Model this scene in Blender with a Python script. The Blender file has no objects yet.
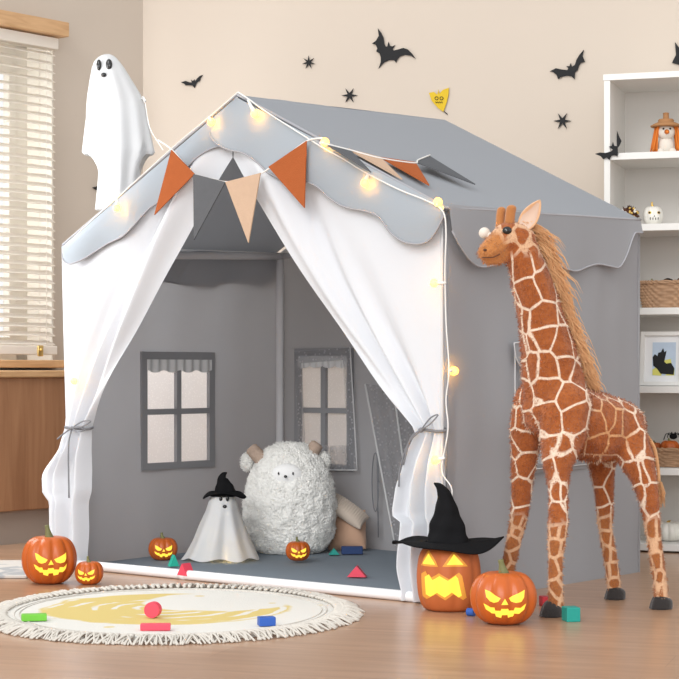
import bpy, bmesh, math, random
from mathutils import Vector, Matrix, noise
from mathutils.geometry import tessellate_polygon
random.seed(7)
PI = math.pi
sc = bpy.context.scene
COL = sc.collection
F, H, CX, HY = 1875.0, 0.53, 339.5, 370.0     # focal length in pixels, eye height, image centre, horizon
R = math.radians

# ------------------------------------------------------------------ coordinates
def AT(px, py, Y):
    return Vector(((px-CX)*Y/F, Y, H+(HY-py)*Y/F))
def G(px, py):
    Y = F*H/(py-HY)
    return Vector(((px-CX)*Y/F, Y, 0.0))
def on_plane(px, py, P, n):
    d = Vector((px-CX, F, HY-py)); o = Vector((0, 0, H))
    return o + d*((P-o).dot(n)/d.dot(n))

# ------------------------------------------------------------------ materials
def mat(name, col, rough=.6, spec=.3, metal=0, bump=0, bscale=60, var=0, vscale=8, trans=0, sheen=0, emit=None, estr=0, coat=0, alpha=1):
    m = bpy.data.materials.new(name); m.use_nodes = True
    nt = m.node_tree; N = nt.nodes; L = nt.links
    b = N['Principled BSDF']; out = N['Material Output']
    c = (*col, 1)
    b.inputs['Base Color'].default_value = c
    b.inputs['Roughness'].default_value = rough
    b.inputs['Specular IOR Level'].default_value = spec
    b.inputs['Metallic'].default_value = metal
    b.inputs['Coat Weight'].default_value = coat
    if sheen: b.inputs['Sheen Weight'].default_value = sheen
    if emit:
        b.inputs['Emission Color'].default_value = (*emit, 1); b.inputs['Emission Strength'].default_value = estr
    tc = N.new('ShaderNodeTexCoord')
    if var:
        n = N.new('ShaderNodeTexNoise'); n.inputs['Scale'].default_value = vscale; n.inputs['Detail'].default_value = 4
        L.new(tc.outputs['Object'], n.inputs['Vector'])
        mx = N.new('ShaderNodeMix'); mx.data_type = 'RGBA'
        mx.inputs['A'].default_value = (*[min(1, x*(1-var)) for x in col], 1)
        mx.inputs['B'].default_value = (*[min(1, x*(1+var)) for x in col], 1)
        L.new(n.outputs['Fac'], mx.inputs['Factor']); L.new(mx.outputs['Result'], b.inputs['Base Color'])
    if bump:
        n2 = N.new('ShaderNodeTexNoise'); n2.inputs['Scale'].default_value = bscale; n2.inputs['Detail'].default_value = 3
        L.new(tc.outputs['Object'], n2.inputs['Vector'])
        bp = N.new('ShaderNodeBump'); bp.inputs['Strength'].default_value = bump; bp.inputs['Distance'].default_value = .004
        L.new(n2.outputs['Fac'], bp.inputs['Height']); L.new(bp.outputs['Normal'], b.inputs['Normal'])
    last = b.outputs['BSDF']
    if trans:
        t = N.new('ShaderNodeBsdfTranslucent'); t.inputs['Color'].default_value = c
        ms = N.new('ShaderNodeMixShader'); ms.inputs['Fac'].default_value = trans
        L.new(last, ms.inputs[1]); L.new(t.outputs['BSDF'], ms.inputs[2]); last = ms.outputs['Shader']
    if alpha < 1:
        t = N.new('ShaderNodeBsdfTransparent')
        ms = N.new('ShaderNodeMixShader'); ms.inputs['Fac'].default_value = alpha
        L.new(t.outputs['BSDF'], ms.inputs[1]); L.new(last, ms.inputs[2]); last = ms.outputs['Shader']
    L.new(last, out.inputs['Surface'])
    return m

def wood(name, c1, c2, axis_scale=(1, 12, 12), rough=.4, planks=None, rot=0, coat=0):
    m = bpy.data.materials.new(name); m.use_nodes = True
    nt = m.node_tree; N = nt.nodes; L = nt.links; b = N['Principled BSDF']
    tc = N.new('ShaderNodeTexCoord'); mp = N.new('ShaderNodeMapping')
    mp.inputs['Rotation'].default_value = (0, 0, rot)
    L.new(tc.outputs['Object'], mp.inputs['Vector'])
    mp2 = N.new('ShaderNodeMapping'); mp2.inputs['Scale'].default_value = axis_scale
    L.new(mp.outputs['Vector'], mp2.inputs['Vector'])
    n = N.new('ShaderNodeTexNoise'); n.inputs['Scale'].default_value = 3; n.inputs['Detail'].default_value = 8; n.inputs['Distortion'].default_value = .6
    L.new(mp2.outputs['Vector'], n.inputs['Vector'])
    mx = N.new('ShaderNodeMix'); mx.data_type = 'RGBA'
    mx.inputs['A'].default_value = (*c1, 1); mx.inputs['B'].default_value = (*c2, 1)
    mr = N.new('ShaderNodeMapRange'); mr.inputs['From Min'].default_value = .3; mr.inputs['From Max'].default_value = .7
    L.new(n.outputs['Fac'], mr.inputs['Value']); L.new(mr.outputs['Result'], mx.inputs['Factor'])
    res = mx.outputs['Result']
    if planks:
        br = N.new('ShaderNodeTexBrick'); br.inputs['Scale'].default_value = 1
        br.inputs['Brick Width'].default_value = planks[0]; br.inputs['Row Height'].default_value = planks[1]
        br.inputs['Mortar Size'].default_value = .0012; br.offset = .37
        br.inputs['Color1'].default_value = (.95, .95, .95, 1); br.inputs['Color2'].default_value = (1.04, 1.04, 1.04, 1)
        br.inputs['Mortar'].default_value = (.78, .74, .70, 1)
        L.new(mp.outputs['Vector'], br.inputs['Vector'])
        m2 = N.new('ShaderNodeMix'); m2.data_type = 'RGBA'; m2.blend_type = 'MULTIPLY'; m2.inputs['Factor'].default_value = .8
        L.new(res, m2.inputs['A']); L.new(br.outputs['Color'], m2.inputs['B']); res = m2.outputs['Result']
    L.new(res, b.inputs['Base Color'])
    b.inputs['Roughness'].default_value = rough; b.inputs['Coat Weight'].default_value = coat; b.inputs['Coat Roughness'].default_value = .25
    return m

M = {}
M['wall'] = mat('wall_paint', (.56, .485, .41), .9, .1, bump=.05, bscale=200)
M['floor'] = wood('floor_oak', (.375, .210, .122), (.50, .305, .188), (1.2, 12, 12), .30, (1.3, .14), rot=R(18), coat=.3)
M['walnut'] = wood('cabinet_wood', (.27, .125, .058), (.37, .19, .095), (14, 14, 1), .45)
M['oak'] = wood('oak_trim', (.46, .26, .12), (.60, .37, .19), (3, 3, 30), .45)
M['plinth'] = mat('plinth_grey', (.36, .30, .255), .7)
M['frame_white'] = mat('window_white', (.82, .78, .70), .4)
M['slat'] = mat('blind_slat', (.88, .83, .76), .5, trans=.35)
M['brass'] = mat('brass', (.75, .55, .22), .3, metal=1)
M['grey'] = mat('tent_grey', (.40, .405, .425), .85, .15, bump=.12, bscale=350, trans=.30, sheen=.1)
M['grey_roof'] = mat('tent_roof_grey', (.29, .305, .33), .85, .15, bump=.1, bscale=350, trans=.14, sheen=.1)
M['sleeve'] = mat('pole_sleeve', (.66, .65, .66), .8)
M['grey_front'] = mat('tent_valance_grey', (.36, .40, .44), .85, .15, bump=.1, bscale=350, trans=.05)
M['pipe_grey'] = mat('piping_grey', (.36, .36, .38), .8)
M['pipe_light'] = mat('piping_light', (.62, .62, .62), .8)
M['dark_trim'] = mat('window_trim_dark', (.27, .27, .28), .8)
M['mat_blue'] = mat('mat_blue_grey', (.20, .235, .27), .8, bump=.2, bscale=20)
M['white_cloth'] = mat('white_cloth', (.79, .81, .845), .85, .1, trans=.22, sheen=.1, bump=.08, bscale=300)
M['white_tube'] = mat('white_tube', (.85, .85, .86), .35)
M['ribbon'] = mat('ribbon_grey', (.20, .205, .22), .7)
M['wire'] = mat('wire_white', (.80, .79, .76), .5)
M['bulb'] = mat('bulb_glow', (1, .7, .2), .3, emit=(1, .62, .10), estr=2.0, alpha=.65)
M['flag_orange'] = mat('felt_orange', (.38, .105, .035), .95, .05, bump=.3, bscale=300, var=.08, vscale=60)
M['flag_grey'] = mat('felt_grey', (.115, .118, .125), .95, .05, bump=.3, bscale=300, var=.08, vscale=60)
M['flag_beige'] = mat('felt_beige', (.54, .38, .27), .95, .05, bump=.3, bscale=300, var=.06, vscale=60)
M['black'] = mat('black_card', (.012, .012, .013), .7)
M['black_felt'] = mat('black_felt', (.009, .009, .010), .9, .1, bump=.2, bscale=200)
M['black_gloss'] = mat('black_gloss', (.01, .01, .01), .12, .6)
M['yellow_card'] = mat('yellow_card', (.62, .42, .02), .7)
M['pumpkin'] = mat('pumpkin_orange', (.50, .105, .014), .36, .4, var=.10, vscale=20)
M['pumpkin_dull'] = mat('pumpkin_ceramic', (.48, .125, .035), .55, .3, var=.06, vscale=20)
M['stem'] = mat('stem_green', (.17, .17, .07), .6, var=.4, vscale=80)
M['glow'] = mat('lantern_glow', (.3, .2, .02), .5, emit=(1, .72, .07), estr=1.15)
M['carve_lit'] = mat('carved_rim_lit', (.80, .34, .05), .6)  # inner lantern light on the cut edge, painted in as bright amber
M['ghost'] = mat('ghost_sheet', (.73, .735, .74), .85, .1, trans=.22)
M['sherpa'] = mat('sherpa_wool', (.96, .95, .91), .95, .05, trans=.15, sheen=.2)
M['plush_face'] = mat('plush_face', (.92, .915, .90), .9, sheen=.2)
M['horn'] = mat('horn_tweed', (.44, .33, .26), .9, var=.3, vscale=120)
M['tan'] = mat('tan_cushion', (.50, .31, .21), .85, sheen=.2, bump=.2)
M['cord'] = mat('corduroy_beige', (.55, .46, .38), .9, sheen=.2)
M['white_paint'] = mat('shelf_white', (.78, .765, .73), .45)
M['shelf_back'] = mat('shelf_back', (.64, .61, .57), .6)
M['ceramic'] = mat('ceramic_white', (.80, .77, .70), .3, .5)
M['wicker'] = mat('wicker', (.40, .24, .14), .7, var=.35, vscale=60)
M['hoof'] = mat('hoof_black', (.025, .021, .020), .9, bump=.5, bscale=200, sheen=.3)
M['horn_plush'] = mat('ossicone_plush', (.42, .165, .05), .9, sheen=.3, bump=.4, bscale=300)
M['ear_in'] = mat('ear_inner', (.62, .46, .36), .9, sheen=.3)
M['mane'] = mat('mane_hair', (.92, .58, .30), .6, var=.12, vscale=60, trans=.4)
M['ear_out'] = mat('ear_plush', (.70, .42, .24), .9, sheen=.3, bump=.4, bscale=300)
M['red'] = mat('block_red', (.72, .06, .08), .45); M['pink'] = mat('block_pink', (.80, .075, .12), .45)
M['green'] = mat('block_green', (.16, .50, .05), .45); M['blue'] = mat('block_blue', (.035, .11, .42), .45)
M['teal'] = mat('block_teal', (.02, .30, .25), .45); M['navy'] = mat('block_navy', (.015, .04, .13), .45)
M['dark_red'] = mat('block_dark_red', (.45, .03, .04), .45); M['mint'] = mat('block_mint', (.03, .45, .32), .45)
M['straw'] = mat('straw_brown', (.42, .21, .09), .8, bump=.5, bscale=200)
M['orange_yarn'] = mat('orange_yarn', (.72, .20, .03), .8)
M['cream'] = mat('cream_fabric', (.72, .66, .58), .9)
M['brown_dark'] = mat('brown_dark', (.09, .035, .02), .7, var=.5, vscale=70)
M['gold'] = mat('gold', (.72, .48, .14), .35, metal=.8)
M['paper'] = mat('paper_white', (.82, .82, .82), .6)
M['pic_blue'] = mat('painted_sky', (.52, .62, .74), .7, var=.3, vscale=14)
M['pic_yellow'] = mat('painted_yellow', (.70, .66, .16), .7)
M['leaf'] = mat('leaf_green', (.10, .22, .05), .7, trans=.3, var=.4, vscale=3)
M['lawn'] = mat('lawn', (.16, .27, .08), .9)

# a sheer netting: threads in a fine dot pattern
def sheer(name, col, base, dots=420):
    m = bpy.data.materials.new(name); m.use_nodes = True
    nt = m.node_tree; N = nt.nodes; L = nt.links; out = N['Material Output']; b = N['Principled BSDF']
    b.inputs['Base Color'].default_value = (*col, 1); b.inputs['Roughness'].default_value = .9
    t = N.new('ShaderNodeBsdfTransparent'); tl = N.new('ShaderNodeBsdfTranslucent'); tl.inputs['Color'].default_value = (*col, 1)
    m1 = N.new('ShaderNodeMixShader'); m1.inputs[0].default_value = .5
    L.new(b.outputs[0], m1.inputs[1]); L.new(tl.outputs[0], m1.inputs[2])
    tc = N.new('ShaderNodeTexCoord'); v = N.new('ShaderNodeTexVoronoi'); v.inputs['Scale'].default_value = dots/3
    L.new(tc.outputs['Object'], v.inputs['Vector'])
    mr = N.new('ShaderNodeMapRange'); mr.inputs['From Min'].default_value = .15; mr.inputs['From Max'].default_value = .35
    mr.inputs['To Min'].default_value = min(1, base+.4); mr.inputs['To Max'].default_value = base
    L.new(v.outputs['Distance'], mr.inputs['Value'])
    m2 = N.new('ShaderNodeMixShader'); L.new(mr.outputs[0], m2.inputs[0])
    L.new(t.outputs[0], m2.inputs[1]); L.new(m1.outputs[0], m2.inputs[2]); L.new(m2.outputs[0], out.inputs['Surface'])
    return m
M['net'] = sheer('window_net', (.96, .94, .93), .90)
M['lace'] = sheer('lace_net', (.50, .50, .52), .4, 260)
M['net_side'] = sheer('side_net', (.70, .70, .71), .7)
def glassmat():
    m = bpy.data.materials.new('pane_glass'); m.use_nodes = True
    N = m.node_tree.nodes; L = m.node_tree.links
    g = N.new('ShaderNodeBsdfGlossy'); g.inputs['Roughness'].default_value = .02
    t = N.new('ShaderNodeBsdfTransparent'); x = N.new('ShaderNodeMixShader'); x.inputs[0].default_value = .06
    L.new(t.outputs[0], x.inputs[1]); L.new(g.outputs[0], x.inputs[2]); L.new(x.outputs[0], N['Material Output'].inputs['Surface'])
    return m
M['glass'] = glassmat()

# giraffe coat: net of pale lines between brown patches
def giraffe_mat():
    m = bpy.data.materials.new('giraffe_plush'); m.use_nodes = True
    nt = m.node_tree; N = nt.nodes; L = nt.links; b = N['Principled BSDF']
    tc = N.new('ShaderNodeTexCoord'); sep = N.new('ShaderNodeSeparateXYZ'); L.new(tc.outputs['Object'], sep.inputs[0])
    nz = N.new('ShaderNodeTexNoise'); nz.inputs['Scale'].default_value = 14; L.new(tc.outputs['Object'], nz.inputs['Vector'])
    ad = N.new('ShaderNodeVectorMath'); ad.operation = 'MULTIPLY_ADD'; ad.inputs[1].default_value = (.016,)*3
    L.new(nz.outputs['Color'], ad.inputs[0]); L.new(tc.outputs['Object'], ad.inputs[2])
    def vor(scale, w0, w1):
        mp = N.new('ShaderNodeMapping'); mp.inputs['Scale'].default_value = (1, 1, .86); L.new(ad.outputs[0], mp.inputs['Vector'])
        v = N.new('ShaderNodeTexVoronoi'); v.feature = 'DISTANCE_TO_EDGE'; v.inputs['Scale'].default_value = scale; v.inputs['Randomness'].default_value = .72
        L.new(mp.outputs[0], v.inputs['Vector'])
        r = N.new('ShaderNodeMapRange'); r.inputs['From Min'].default_value = w0; r.inputs['From Max'].default_value = w1
        L.new(v.outputs['Distance'], r.inputs['Value']); return r.outputs[0]
    big = vor(20, .028, .062); small = vor(33, .07, .14)
    low = N.new('ShaderNodeMapRange'); low.inputs['From Min'].default_value = .215; low.inputs['From Max'].default_value = .185
    L.new(sep.outputs['Z'], low.inputs['Value'])
    hi = N.new('ShaderNodeMapRange'); hi.inputs['From Min'].default_value = .77; hi.inputs['From Max'].default_value = .79
    L.new(sep.outputs['Z'], hi.inputs['Value'])
    mxm = N.new('ShaderNodeMath'); mxm.operation = 'MAXIMUM'; L.new(low.outputs[0], mxm.inputs[0]); L.new(hi.outputs[0], mxm.inputs[1])
    mf = N.new('ShaderNodeMix'); L.new(mxm.outputs[0], mf.inputs['Factor']); L.new(big, mf.inputs['A']); L.new(small, mf.inputs['B'])
    # patch colour
    n2 = N.new('ShaderNodeTexNoise'); n2.inputs['Scale'].default_value = 90; n2.inputs['Detail'].default_value = 3; L.new(tc.outputs['Object'], n2.inputs['Vector'])
    pc = N.new('ShaderNodeMix'); pc.data_type = 'RGBA'; pc.inputs['A'].default_value = (.27, .066, .014, 1); pc.inputs['B'].default_value = (.44, .135, .036, 1)
    L.new(n2.outputs['Fac'], pc.inputs['Factor'])
    # paler orange patches on lower legs
    pl = N.new('ShaderNodeMix'); pl.data_type = 'RGBA'; pl.inputs['B'].default_value = (.36, .125, .037, 1)
    L.new(low.outputs[0], pl.inputs['Factor']); L.new(pc.outputs['Result'], pl.inputs['A'])
    lc = N.new('ShaderNodeMix'); lc.data_type = 'RGBA'; lc.inputs['A'].default_value = (.80, .64, .50, 1); lc.inputs['B'].default_value = (.68, .42, .25, 1)
    L.new(mxm.outputs[0], lc.inputs['Factor'])
    fin = N.new('ShaderNodeMix'); fin.data_type = 'RGBA'
    L.new(mf.outputs['Result'], fin.inputs['Factor'])
    bd = N.new('ShaderNodeVectorMath'); bd.operation = 'DISTANCE'; bd.inputs[1].default_value = (.040, -.06, .40); L.new(tc.outputs['Object'], bd.inputs[0])
    bmk = N.new('ShaderNodeMapRange'); bmk.inputs['From Min'].default_value = .085; bmk.inputs['From Max'].default_value = .055; L.new(bd.outputs['Value'], bmk.inputs['Value'])
    l2 = N.new('ShaderNodeMix'); l2.data_type = 'RGBA'; l2.inputs['B'].default_value = (.66, .36, .17, 1); L.new(bmk.outputs[0], l2.inputs['Factor']); L.new(lc.outputs['Result'], l2.inputs['A']); L.new(l2.outputs['Result'], fin.inputs['A']); L.new(pl.outputs['Result'], fin.inputs['B'])
    # plain tan muzzle and brow
    vd = N.new('ShaderNodeVectorMath'); vd.operation = 'DISTANCE'; vd.inputs[1].default_value = GIR_MUZ
    L.new(tc.outputs['Object'], vd.inputs[0])
    mz = N.new('ShaderNodeMapRange'); mz.inputs['From Min'].default_value = .054; mz.inputs['From Max'].default_value = .040
    L.new(vd.outputs['Value'], mz.inputs['Value'])
    f2 = N.new('ShaderNodeMix'); f2.data_type = 'RGBA'; f2.inputs['B'].default_value = (.50, .20, .06, 1)
    L.new(mz.outputs[0], f2.inputs['Factor']); L.new(fin.outputs['Result'], f2.inputs['A'])
    L.new(f2.outputs['Result'], b.inputs['Base Color'])
    b.inputs['Roughness'].default_value = .85; b.inputs['Sheen Weight'].default_value = .25; b.inputs['Specular IOR Level'].default_value = .2
    n3 = N.new('ShaderNodeTexNoise'); n3.inputs['Scale'].default_value = 260; n3.inputs['Detail'].default_value = 2; L.new(tc.outputs['Object'], n3.inputs['Vector'])
    bp = N.new('ShaderNodeBump'); bp.inputs['Strength'].default_value = .6; bp.inputs['Distance'].default_value = .005
    L.new(n3.outputs['Fac'], bp.inputs['Height']); L.new(bp.outputs[0], b.inputs['Normal'])
    return m

# ------------------------------------------------------------------ object helpers
def new_empty(name, loc=(0, 0, 0), rz=0, label=None, cat=None, group=None):
    o = bpy.data.objects.new(name, None); COL.objects.link(o)
    o.location = loc; o.rotation_euler = (0, 0, rz); o.empty_display_size = .05
    tag(o, label, cat, group); return o
def tag(o, label=None, cat=None, group=None, kind=None):
    if label: o['label'] = label
    if cat: o['category'] = cat
    if group: o['group'] = group
    if kind: o['kind'] = kind
    return o
def wmat(o):
    m = Matrix.LocRotScale(o.location, o.rotation_euler, o.scale)
    return (wmat(o.parent) @ m) if o.parent else m
def obj(name, bm, m, parent=None, local=False, smooth=True, base=None):
    """link a bmesh as one object; its coordinates are the world's unless local"""
    me = bpy.data.meshes.new(name)
    if parent is not None and not local:
        bmesh.ops.transform(bm, matrix=wmat(parent).inverted(), verts=bm.verts)
    loc = None
    if parent is None and not local and bm.verts:
        xs = [v.co.x for v in bm.verts]; ys = [v.co.y for v in bm.verts]; zs = [v.co.z for v in bm.verts]
        loc = Vector(((min(xs)+max(xs))/2, (min(ys)+max(ys))/2, min(zs))) if base is None else Vector(base)
        bmesh.ops.translate(bm, vec=-loc, verts=bm.verts)
    bmesh.ops.recalc_face_normals(bm, faces=bm.faces)
    bm.to_mesh(me); bm.free()
    if smooth:
        for p in me.polygons: p.use_smooth = True
    me.materials.append(M[m] if isinstance(m, str) else m)
    o = bpy.data.objects.new(name, me); COL.objects.link(o)
    if parent is not None: o.parent = parent
    if loc is not None: o.location = loc
    return o
def struct(name, bm, m, **k):
    o = obj(name, bm, m, **k); o['kind'] = 'structure'; return o

def NB(): return bmesh.new()
def add_box(bm, c, s, X=Vector((1, 0, 0)), Y=Vector((0, 1, 0)), Z=Vector((0, 0, 1)), bev=0):
    X = Vector(X); Y = Vector(Y); Z = Vector(Z); c = Vector(c)
    vs = []
    for i in (-1, 1):
        for j in (-1, 1):
            for k in (-1, 1):
                vs.append(bm.verts.new(c + X*(i*s[0]/2) + Y*(j*s[1]/2) + Z*(k*s[2]/2)))
    fs = [bm.faces.new([vs[q] for q in f]) for f in ((0, 1, 3, 2), (4, 6, 7, 5), (0, 4, 5, 1), (2, 3, 7, 6), (0, 2, 6, 4), (1, 5, 7, 3))]
    if bev:
        es = set(e for f in fs for e in f.edges)
        bmesh.ops.bevel(bm, geom=list(es), offset=bev, segments=2, affect='EDGES', profile=.5)
def grid(bm, f, nu, nv, skip=None, closed=False):
    us = nu if isinstance(nu, list) else [i/nu for i in range(nu+1)]
    vs = nv if isinstance(nv, list) else [i/nv for i in range(nv+1)]
    if closed: us = us[:-1]
    V = [[bm.verts.new(f(u, v)) for v in vs] for u in us]
    n = len(us)
    for i in range(n if closed else n-1):
        for j in range(len(vs)-1):
            i2 = (i+1) % n
            u = (us[i]+(us[i2] if i2 > i else 1))/2; v = (vs[j]+vs[j+1])/2
            if skip and skip(u, v): continue
            bm.faces.new((V[i][j], V[i2][j], V[i2][j+1], V[i][j+1]))
    for v in [v for v in bm.verts if not v.link_faces]: bm.verts.remove(v)
def frames(pts):
    T = []
    for i in range(len(pts)):
        a = pts[max(0, i-1)]; b = pts[min(len(pts)-1, i+1)]
        d = (b-a); T.append(d.normalized() if d.length > 1e-9 else Vector((0, 0, 1)))
    up = Vector((0, 0, 1)) if abs(T[0].z) < .9 else Vector((1, 0, 0))
    Nn = []; n = (up - T[0]*up.dot(T[0])).normalized()
    for t in T:
        n = (n - t*n.dot(t))
        n = n.normalized() if n.length > 1e-6 else t.orthogonal().normalized()
        Nn.append((n, t.cross(n)))
    return T, Nn
def add_tube(bm, pts, r, seg=8, cap=True, flat=1):
    pts = [Vector(p) for p in pts]
    rs = r if isinstance(r, (list, tuple)) else [r]*len(pts)
    T, Nn = frames(pts); rings = []
    for p, (n, b), rr in zip(pts, Nn, rs):
        rings.append([bm.verts.new(p + (n*math.cos(2*PI*k/seg)*flat + b*math.sin(2*PI*k/seg))*rr) for k in range(seg)])
    for a, b in zip(rings, rings[1:]):
        for k in range(seg):
            bm.faces.new((a[k], a[(k+1) % seg], b[(k+1) % seg], b[k]))
    if cap:
        bm.faces.new(rings[0]); bm.faces.new(rings[-1][::-1])
def smooth_path(pts, n=8):
    pts = [Vector(p) for p in pts]; out = []
    P = [pts[0]*2-pts[1]] + pts + [pts[-1]*2-pts[-2]]
    for i in range(1, len(P)-2):
        for k in range(n):
            t = k/n; a, b, c, d = P[i-1:i+3]
            out.append(.5*((2*b) + (c-a)*t + (2*a-5*b+4*c-d)*t*t + (3*b-a-3*c+d)*t**3))
    out.append(pts[-1]); return out
def add_lathe(bm, prof, c, seg=32, f=None, cap=True):
    """prof: list of (radius, z)"""
    c = Vector(c); rings = []
    for r, z in prof:
        rings.append([bm.verts.new(c + Vector((math.cos(2*PI*k/seg)*r*(f(2*PI*k/seg, z) if f else 1), math.sin(2*PI*k/seg)*r*(f(2*PI*k/seg, z) if f else 1), z))) for k in range(seg)])
    for a, b in zip(rings, rings[1:]):
        for k in range(seg): bm.faces.new((a[k], a[(k+1) % seg], b[(k+1) % seg], b[k]))
    if cap:
        bm.faces.new(rings[0][::-1]); bm.faces.new(rings[-1])
def add_ball(bm, c, r, sub=2, sc3=(1, 1, 1), rot=None):
    m = Matrix.Translation(Vector(c)) @ (rot.to_4x4() if rot else Matrix.Identity(4)) @ Matrix.Diagonal((r*sc3[0], r*sc3[1], r*sc3[2], 1))
    bmesh.ops.create_icosphere(bm, subdivisions=sub, radius=1, matrix=m)
def add_poly(bm, pts, nrm, th):
    """flat polygon pushed out to a thickness"""
    pts = [Vector(p) for p in pts]; nrm = Vector(nrm)
    a = [bm.verts.new(p) for p in pts]; b = [bm.verts.new(p+nrm*th) for p in pts]
    for t in tessellate_polygon([pts]):
        bm.faces.new([a[i] for i in t]); bm.faces.new([b[i] for i in reversed(t)])
    n = len(pts)
    for i in range(n): bm.faces.new((a[i], a[(i+1) % n], b[(i+1) % n], b[i]))
def evaluate(bm, mods):
    """run modifiers on a bmesh and return a new bmesh"""
    me = bpy.data.meshes.new('tmp'); bm.to_mesh(me); bm.free()
    o = bpy.data.objects.new('tmp', me); COL.objects.link(o)
    for typ, kw in mods:
        md = o.modifiers.new(typ, typ)
        for k, v in kw.items(): setattr(md, k, v)
    dg = bpy.context.evaluated_depsgraph_get(); dg.update()
    ev = o.evaluated_get(dg); r = bmesh.new(); r.from_mesh(ev.to_mesh()); ev.to_mesh_clear()
    bpy.data.objects.remove(o); bpy.data.meshes.remove(me); return r
def nz(p, s): return noise.noise(Vector(p)*s)
def lerp(a, b, t): return a+(b-a)*t
def sample(pts, t):
    """point along a polyline by arc fraction"""
    L = [0]
    for a, b in zip(pts, pts[1:]): L.append(L[-1]+(b-a).length)
    s = t*L[-1]
    for i in range(len(pts)-1):
        if s <= L[i+1]+1e-12:
            d = L[i+1]-L[i]; return pts[i].lerp(pts[i+1], (s-L[i])/d if d else 0)
    return pts[-1].copy()

# ================================================================== ROOM
C0 = Vector((-.66, 6.297, 0))                     # far corner of the room
wv = Vector((.634, .7735, 0)).normalized(); wn = Vector((.7735, -.634, 0)).normalized()   # left wall: along, inward
bv = Vector((math.cos(R(18)), -math.sin(R(18)), 0)); bn = Vector((-math.sin(R(18)), -math.cos(R(18)), 0))  # back wall
bm = NB(); v = [bm.verts.new(p) for p in ((-4.2, -1.5, 0), (4.2, -1.5, 0), (4.2, 7.2, 0), (-4.2, 7.2, 0))]; bm.faces.new(v)
bmesh.ops.translate(bm, vec=(0, 0, -.0), verts=bm.verts)
fl = struct('floor', bm, 'floor', local=True)
bm = NB(); add_box(bm, C0+bv*2.1-bn*.05+Vector((0, 0, 1.2)), (4.3, .1, 2.4), bv, bn); struct('wall_back', bm, 'wall', smooth=False)
# left wall with a window opening, s = distance from the far corner towards us
S0, S1, Z0, Z1, TH = .40, 1.40, .545, 1.62, .18
def lw(s, z, d=0): return C0 - wv*s + wn*d + Vector((0, 0, z))
bm = NB()
for s0, s1, z0, z1 in ((-.0, S0, 0, 2.4), (S1, 2.4, 0, 2.4), (S0, S1, 0, Z0), (S0, S1, Z1, 2.4)):
    add_box(bm, lw((s0+s1)/2, (z0+z1)/2, -TH/2), (s1-s0, TH, z1-z0), wv, wn)
struct('wall_left', bm, 'wall', smooth=False)
bm = NB()
for s0, s1, z0, z1 in ((S0, S0+.055, Z0, Z1), (S1-.055, S1, Z0, Z1), (S0, S1, Z0, Z0+.06), (S0, S1, Z1-.06, Z1), (.85, .91, Z0, Z1)):
    add_box(bm, lw((s0+s1)/2, (z0+z1)/2, -TH+.035), (s1-s0, .05, z1-z0), wv, wn, bev=.004)
for s0, s1 in ((S0+.055, .85), (.91, S1-.055)):    # sash frames
    for a, b, c, d in ((s0, s0+.03, Z0+.06, Z1-.06), (s1-.03, s1, Z0+.06, Z1-.06), (s0, s1, Z0+.06, Z0+.09), (s0, s1, Z1-.14, Z1-.06)):
        add_box(bm, lw((a+b)/2, (c+d)/2, -TH+.05), (b-a, .03, d-c), wv, wn, bev=.003)
for s in (S0-.004, S1+.004): add_box(bm, lw(s, (Z0+Z1)/2, -.085), (.018, .165, Z1-Z0), wv, wn)
add_box(bm, lw((S0+S1)/2, Z1, -.085), (S1-S0, .165, .014), wv, wn)
win = struct('window_1', bm, 'frame_white', smooth=False)
bm = NB(); add_box(bm, lw((S0+S1)/2, (Z0+Z1)/2, -TH+.03), (S1-S0-.1, .006, Z1-Z0-.1), wv, wn); obj('window_pane', bm, 'glass', win, smooth=False)
bm = NB(); add_box(bm, lw((S0+S1)/2, Z0+.004, -.03), (S1-S0+.02, .24, .024), wv, wn, bev=.003); struct('trim_1', bm, 'oak', smooth=False)

# blind
rt = new_empty('window_blind', lw(.9, Z0+.03, .04), 0, 'cream slatted venetian blind under an oak pelmet at the window', 'blind')
bm = NB(); add_box(bm, lw(.925, 1.608, .045), (1.05, .06, .046), wv, wn, bev=.003); obj('pelmet', bm, 'oak', rt, smooth=False)
bm = NB(); add_box(bm, lw(.925, 1.562, .03), (1.0, .045, .035), wv, wn, bev=.002); obj('head_rail', bm, 'slat', rt, smooth=False)
bm = NB(); z = 1.530; tl = R(24)
while z > .615:
    Yd = wn*math.cos(tl) - Vector((0, 0, 1))*math.sin(tl); Zd = wn*math.sin(tl)+Vector((0, 0, 1))*math.cos(tl)
    add_box(bm, lw(.925, z, .03), (.985, .033, .0022), wv, Yd, Zd); z -= .0277
obj('slats', bm, 'slat', rt, smooth=False)
bm = NB()
for s in (.47, .9, 1.3): 
    for d in (.014, .046): add_tube(bm, [lw(s, .59, d), lw(s, 1.54, d)], .0011, 5)
obj('ladder_cord', bm, 'slat', rt)
bm = NB(); add_box(bm, lw(.925, .592, .03), (1.0, .035, .028), wv, wn, bev=.003); obj('bottom_rail', bm, 'slat', rt, smooth=False)
bm = NB(); add_box(bm, lw(.50, .590, .05), (.022, .006, .034), wv, wn, bev=.002); add_ball(bm, lw(.50, .594, .055), .005); lc = obj('latch', bm, 'brass', rt); lc['label'] = 'small brass latch'

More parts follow.
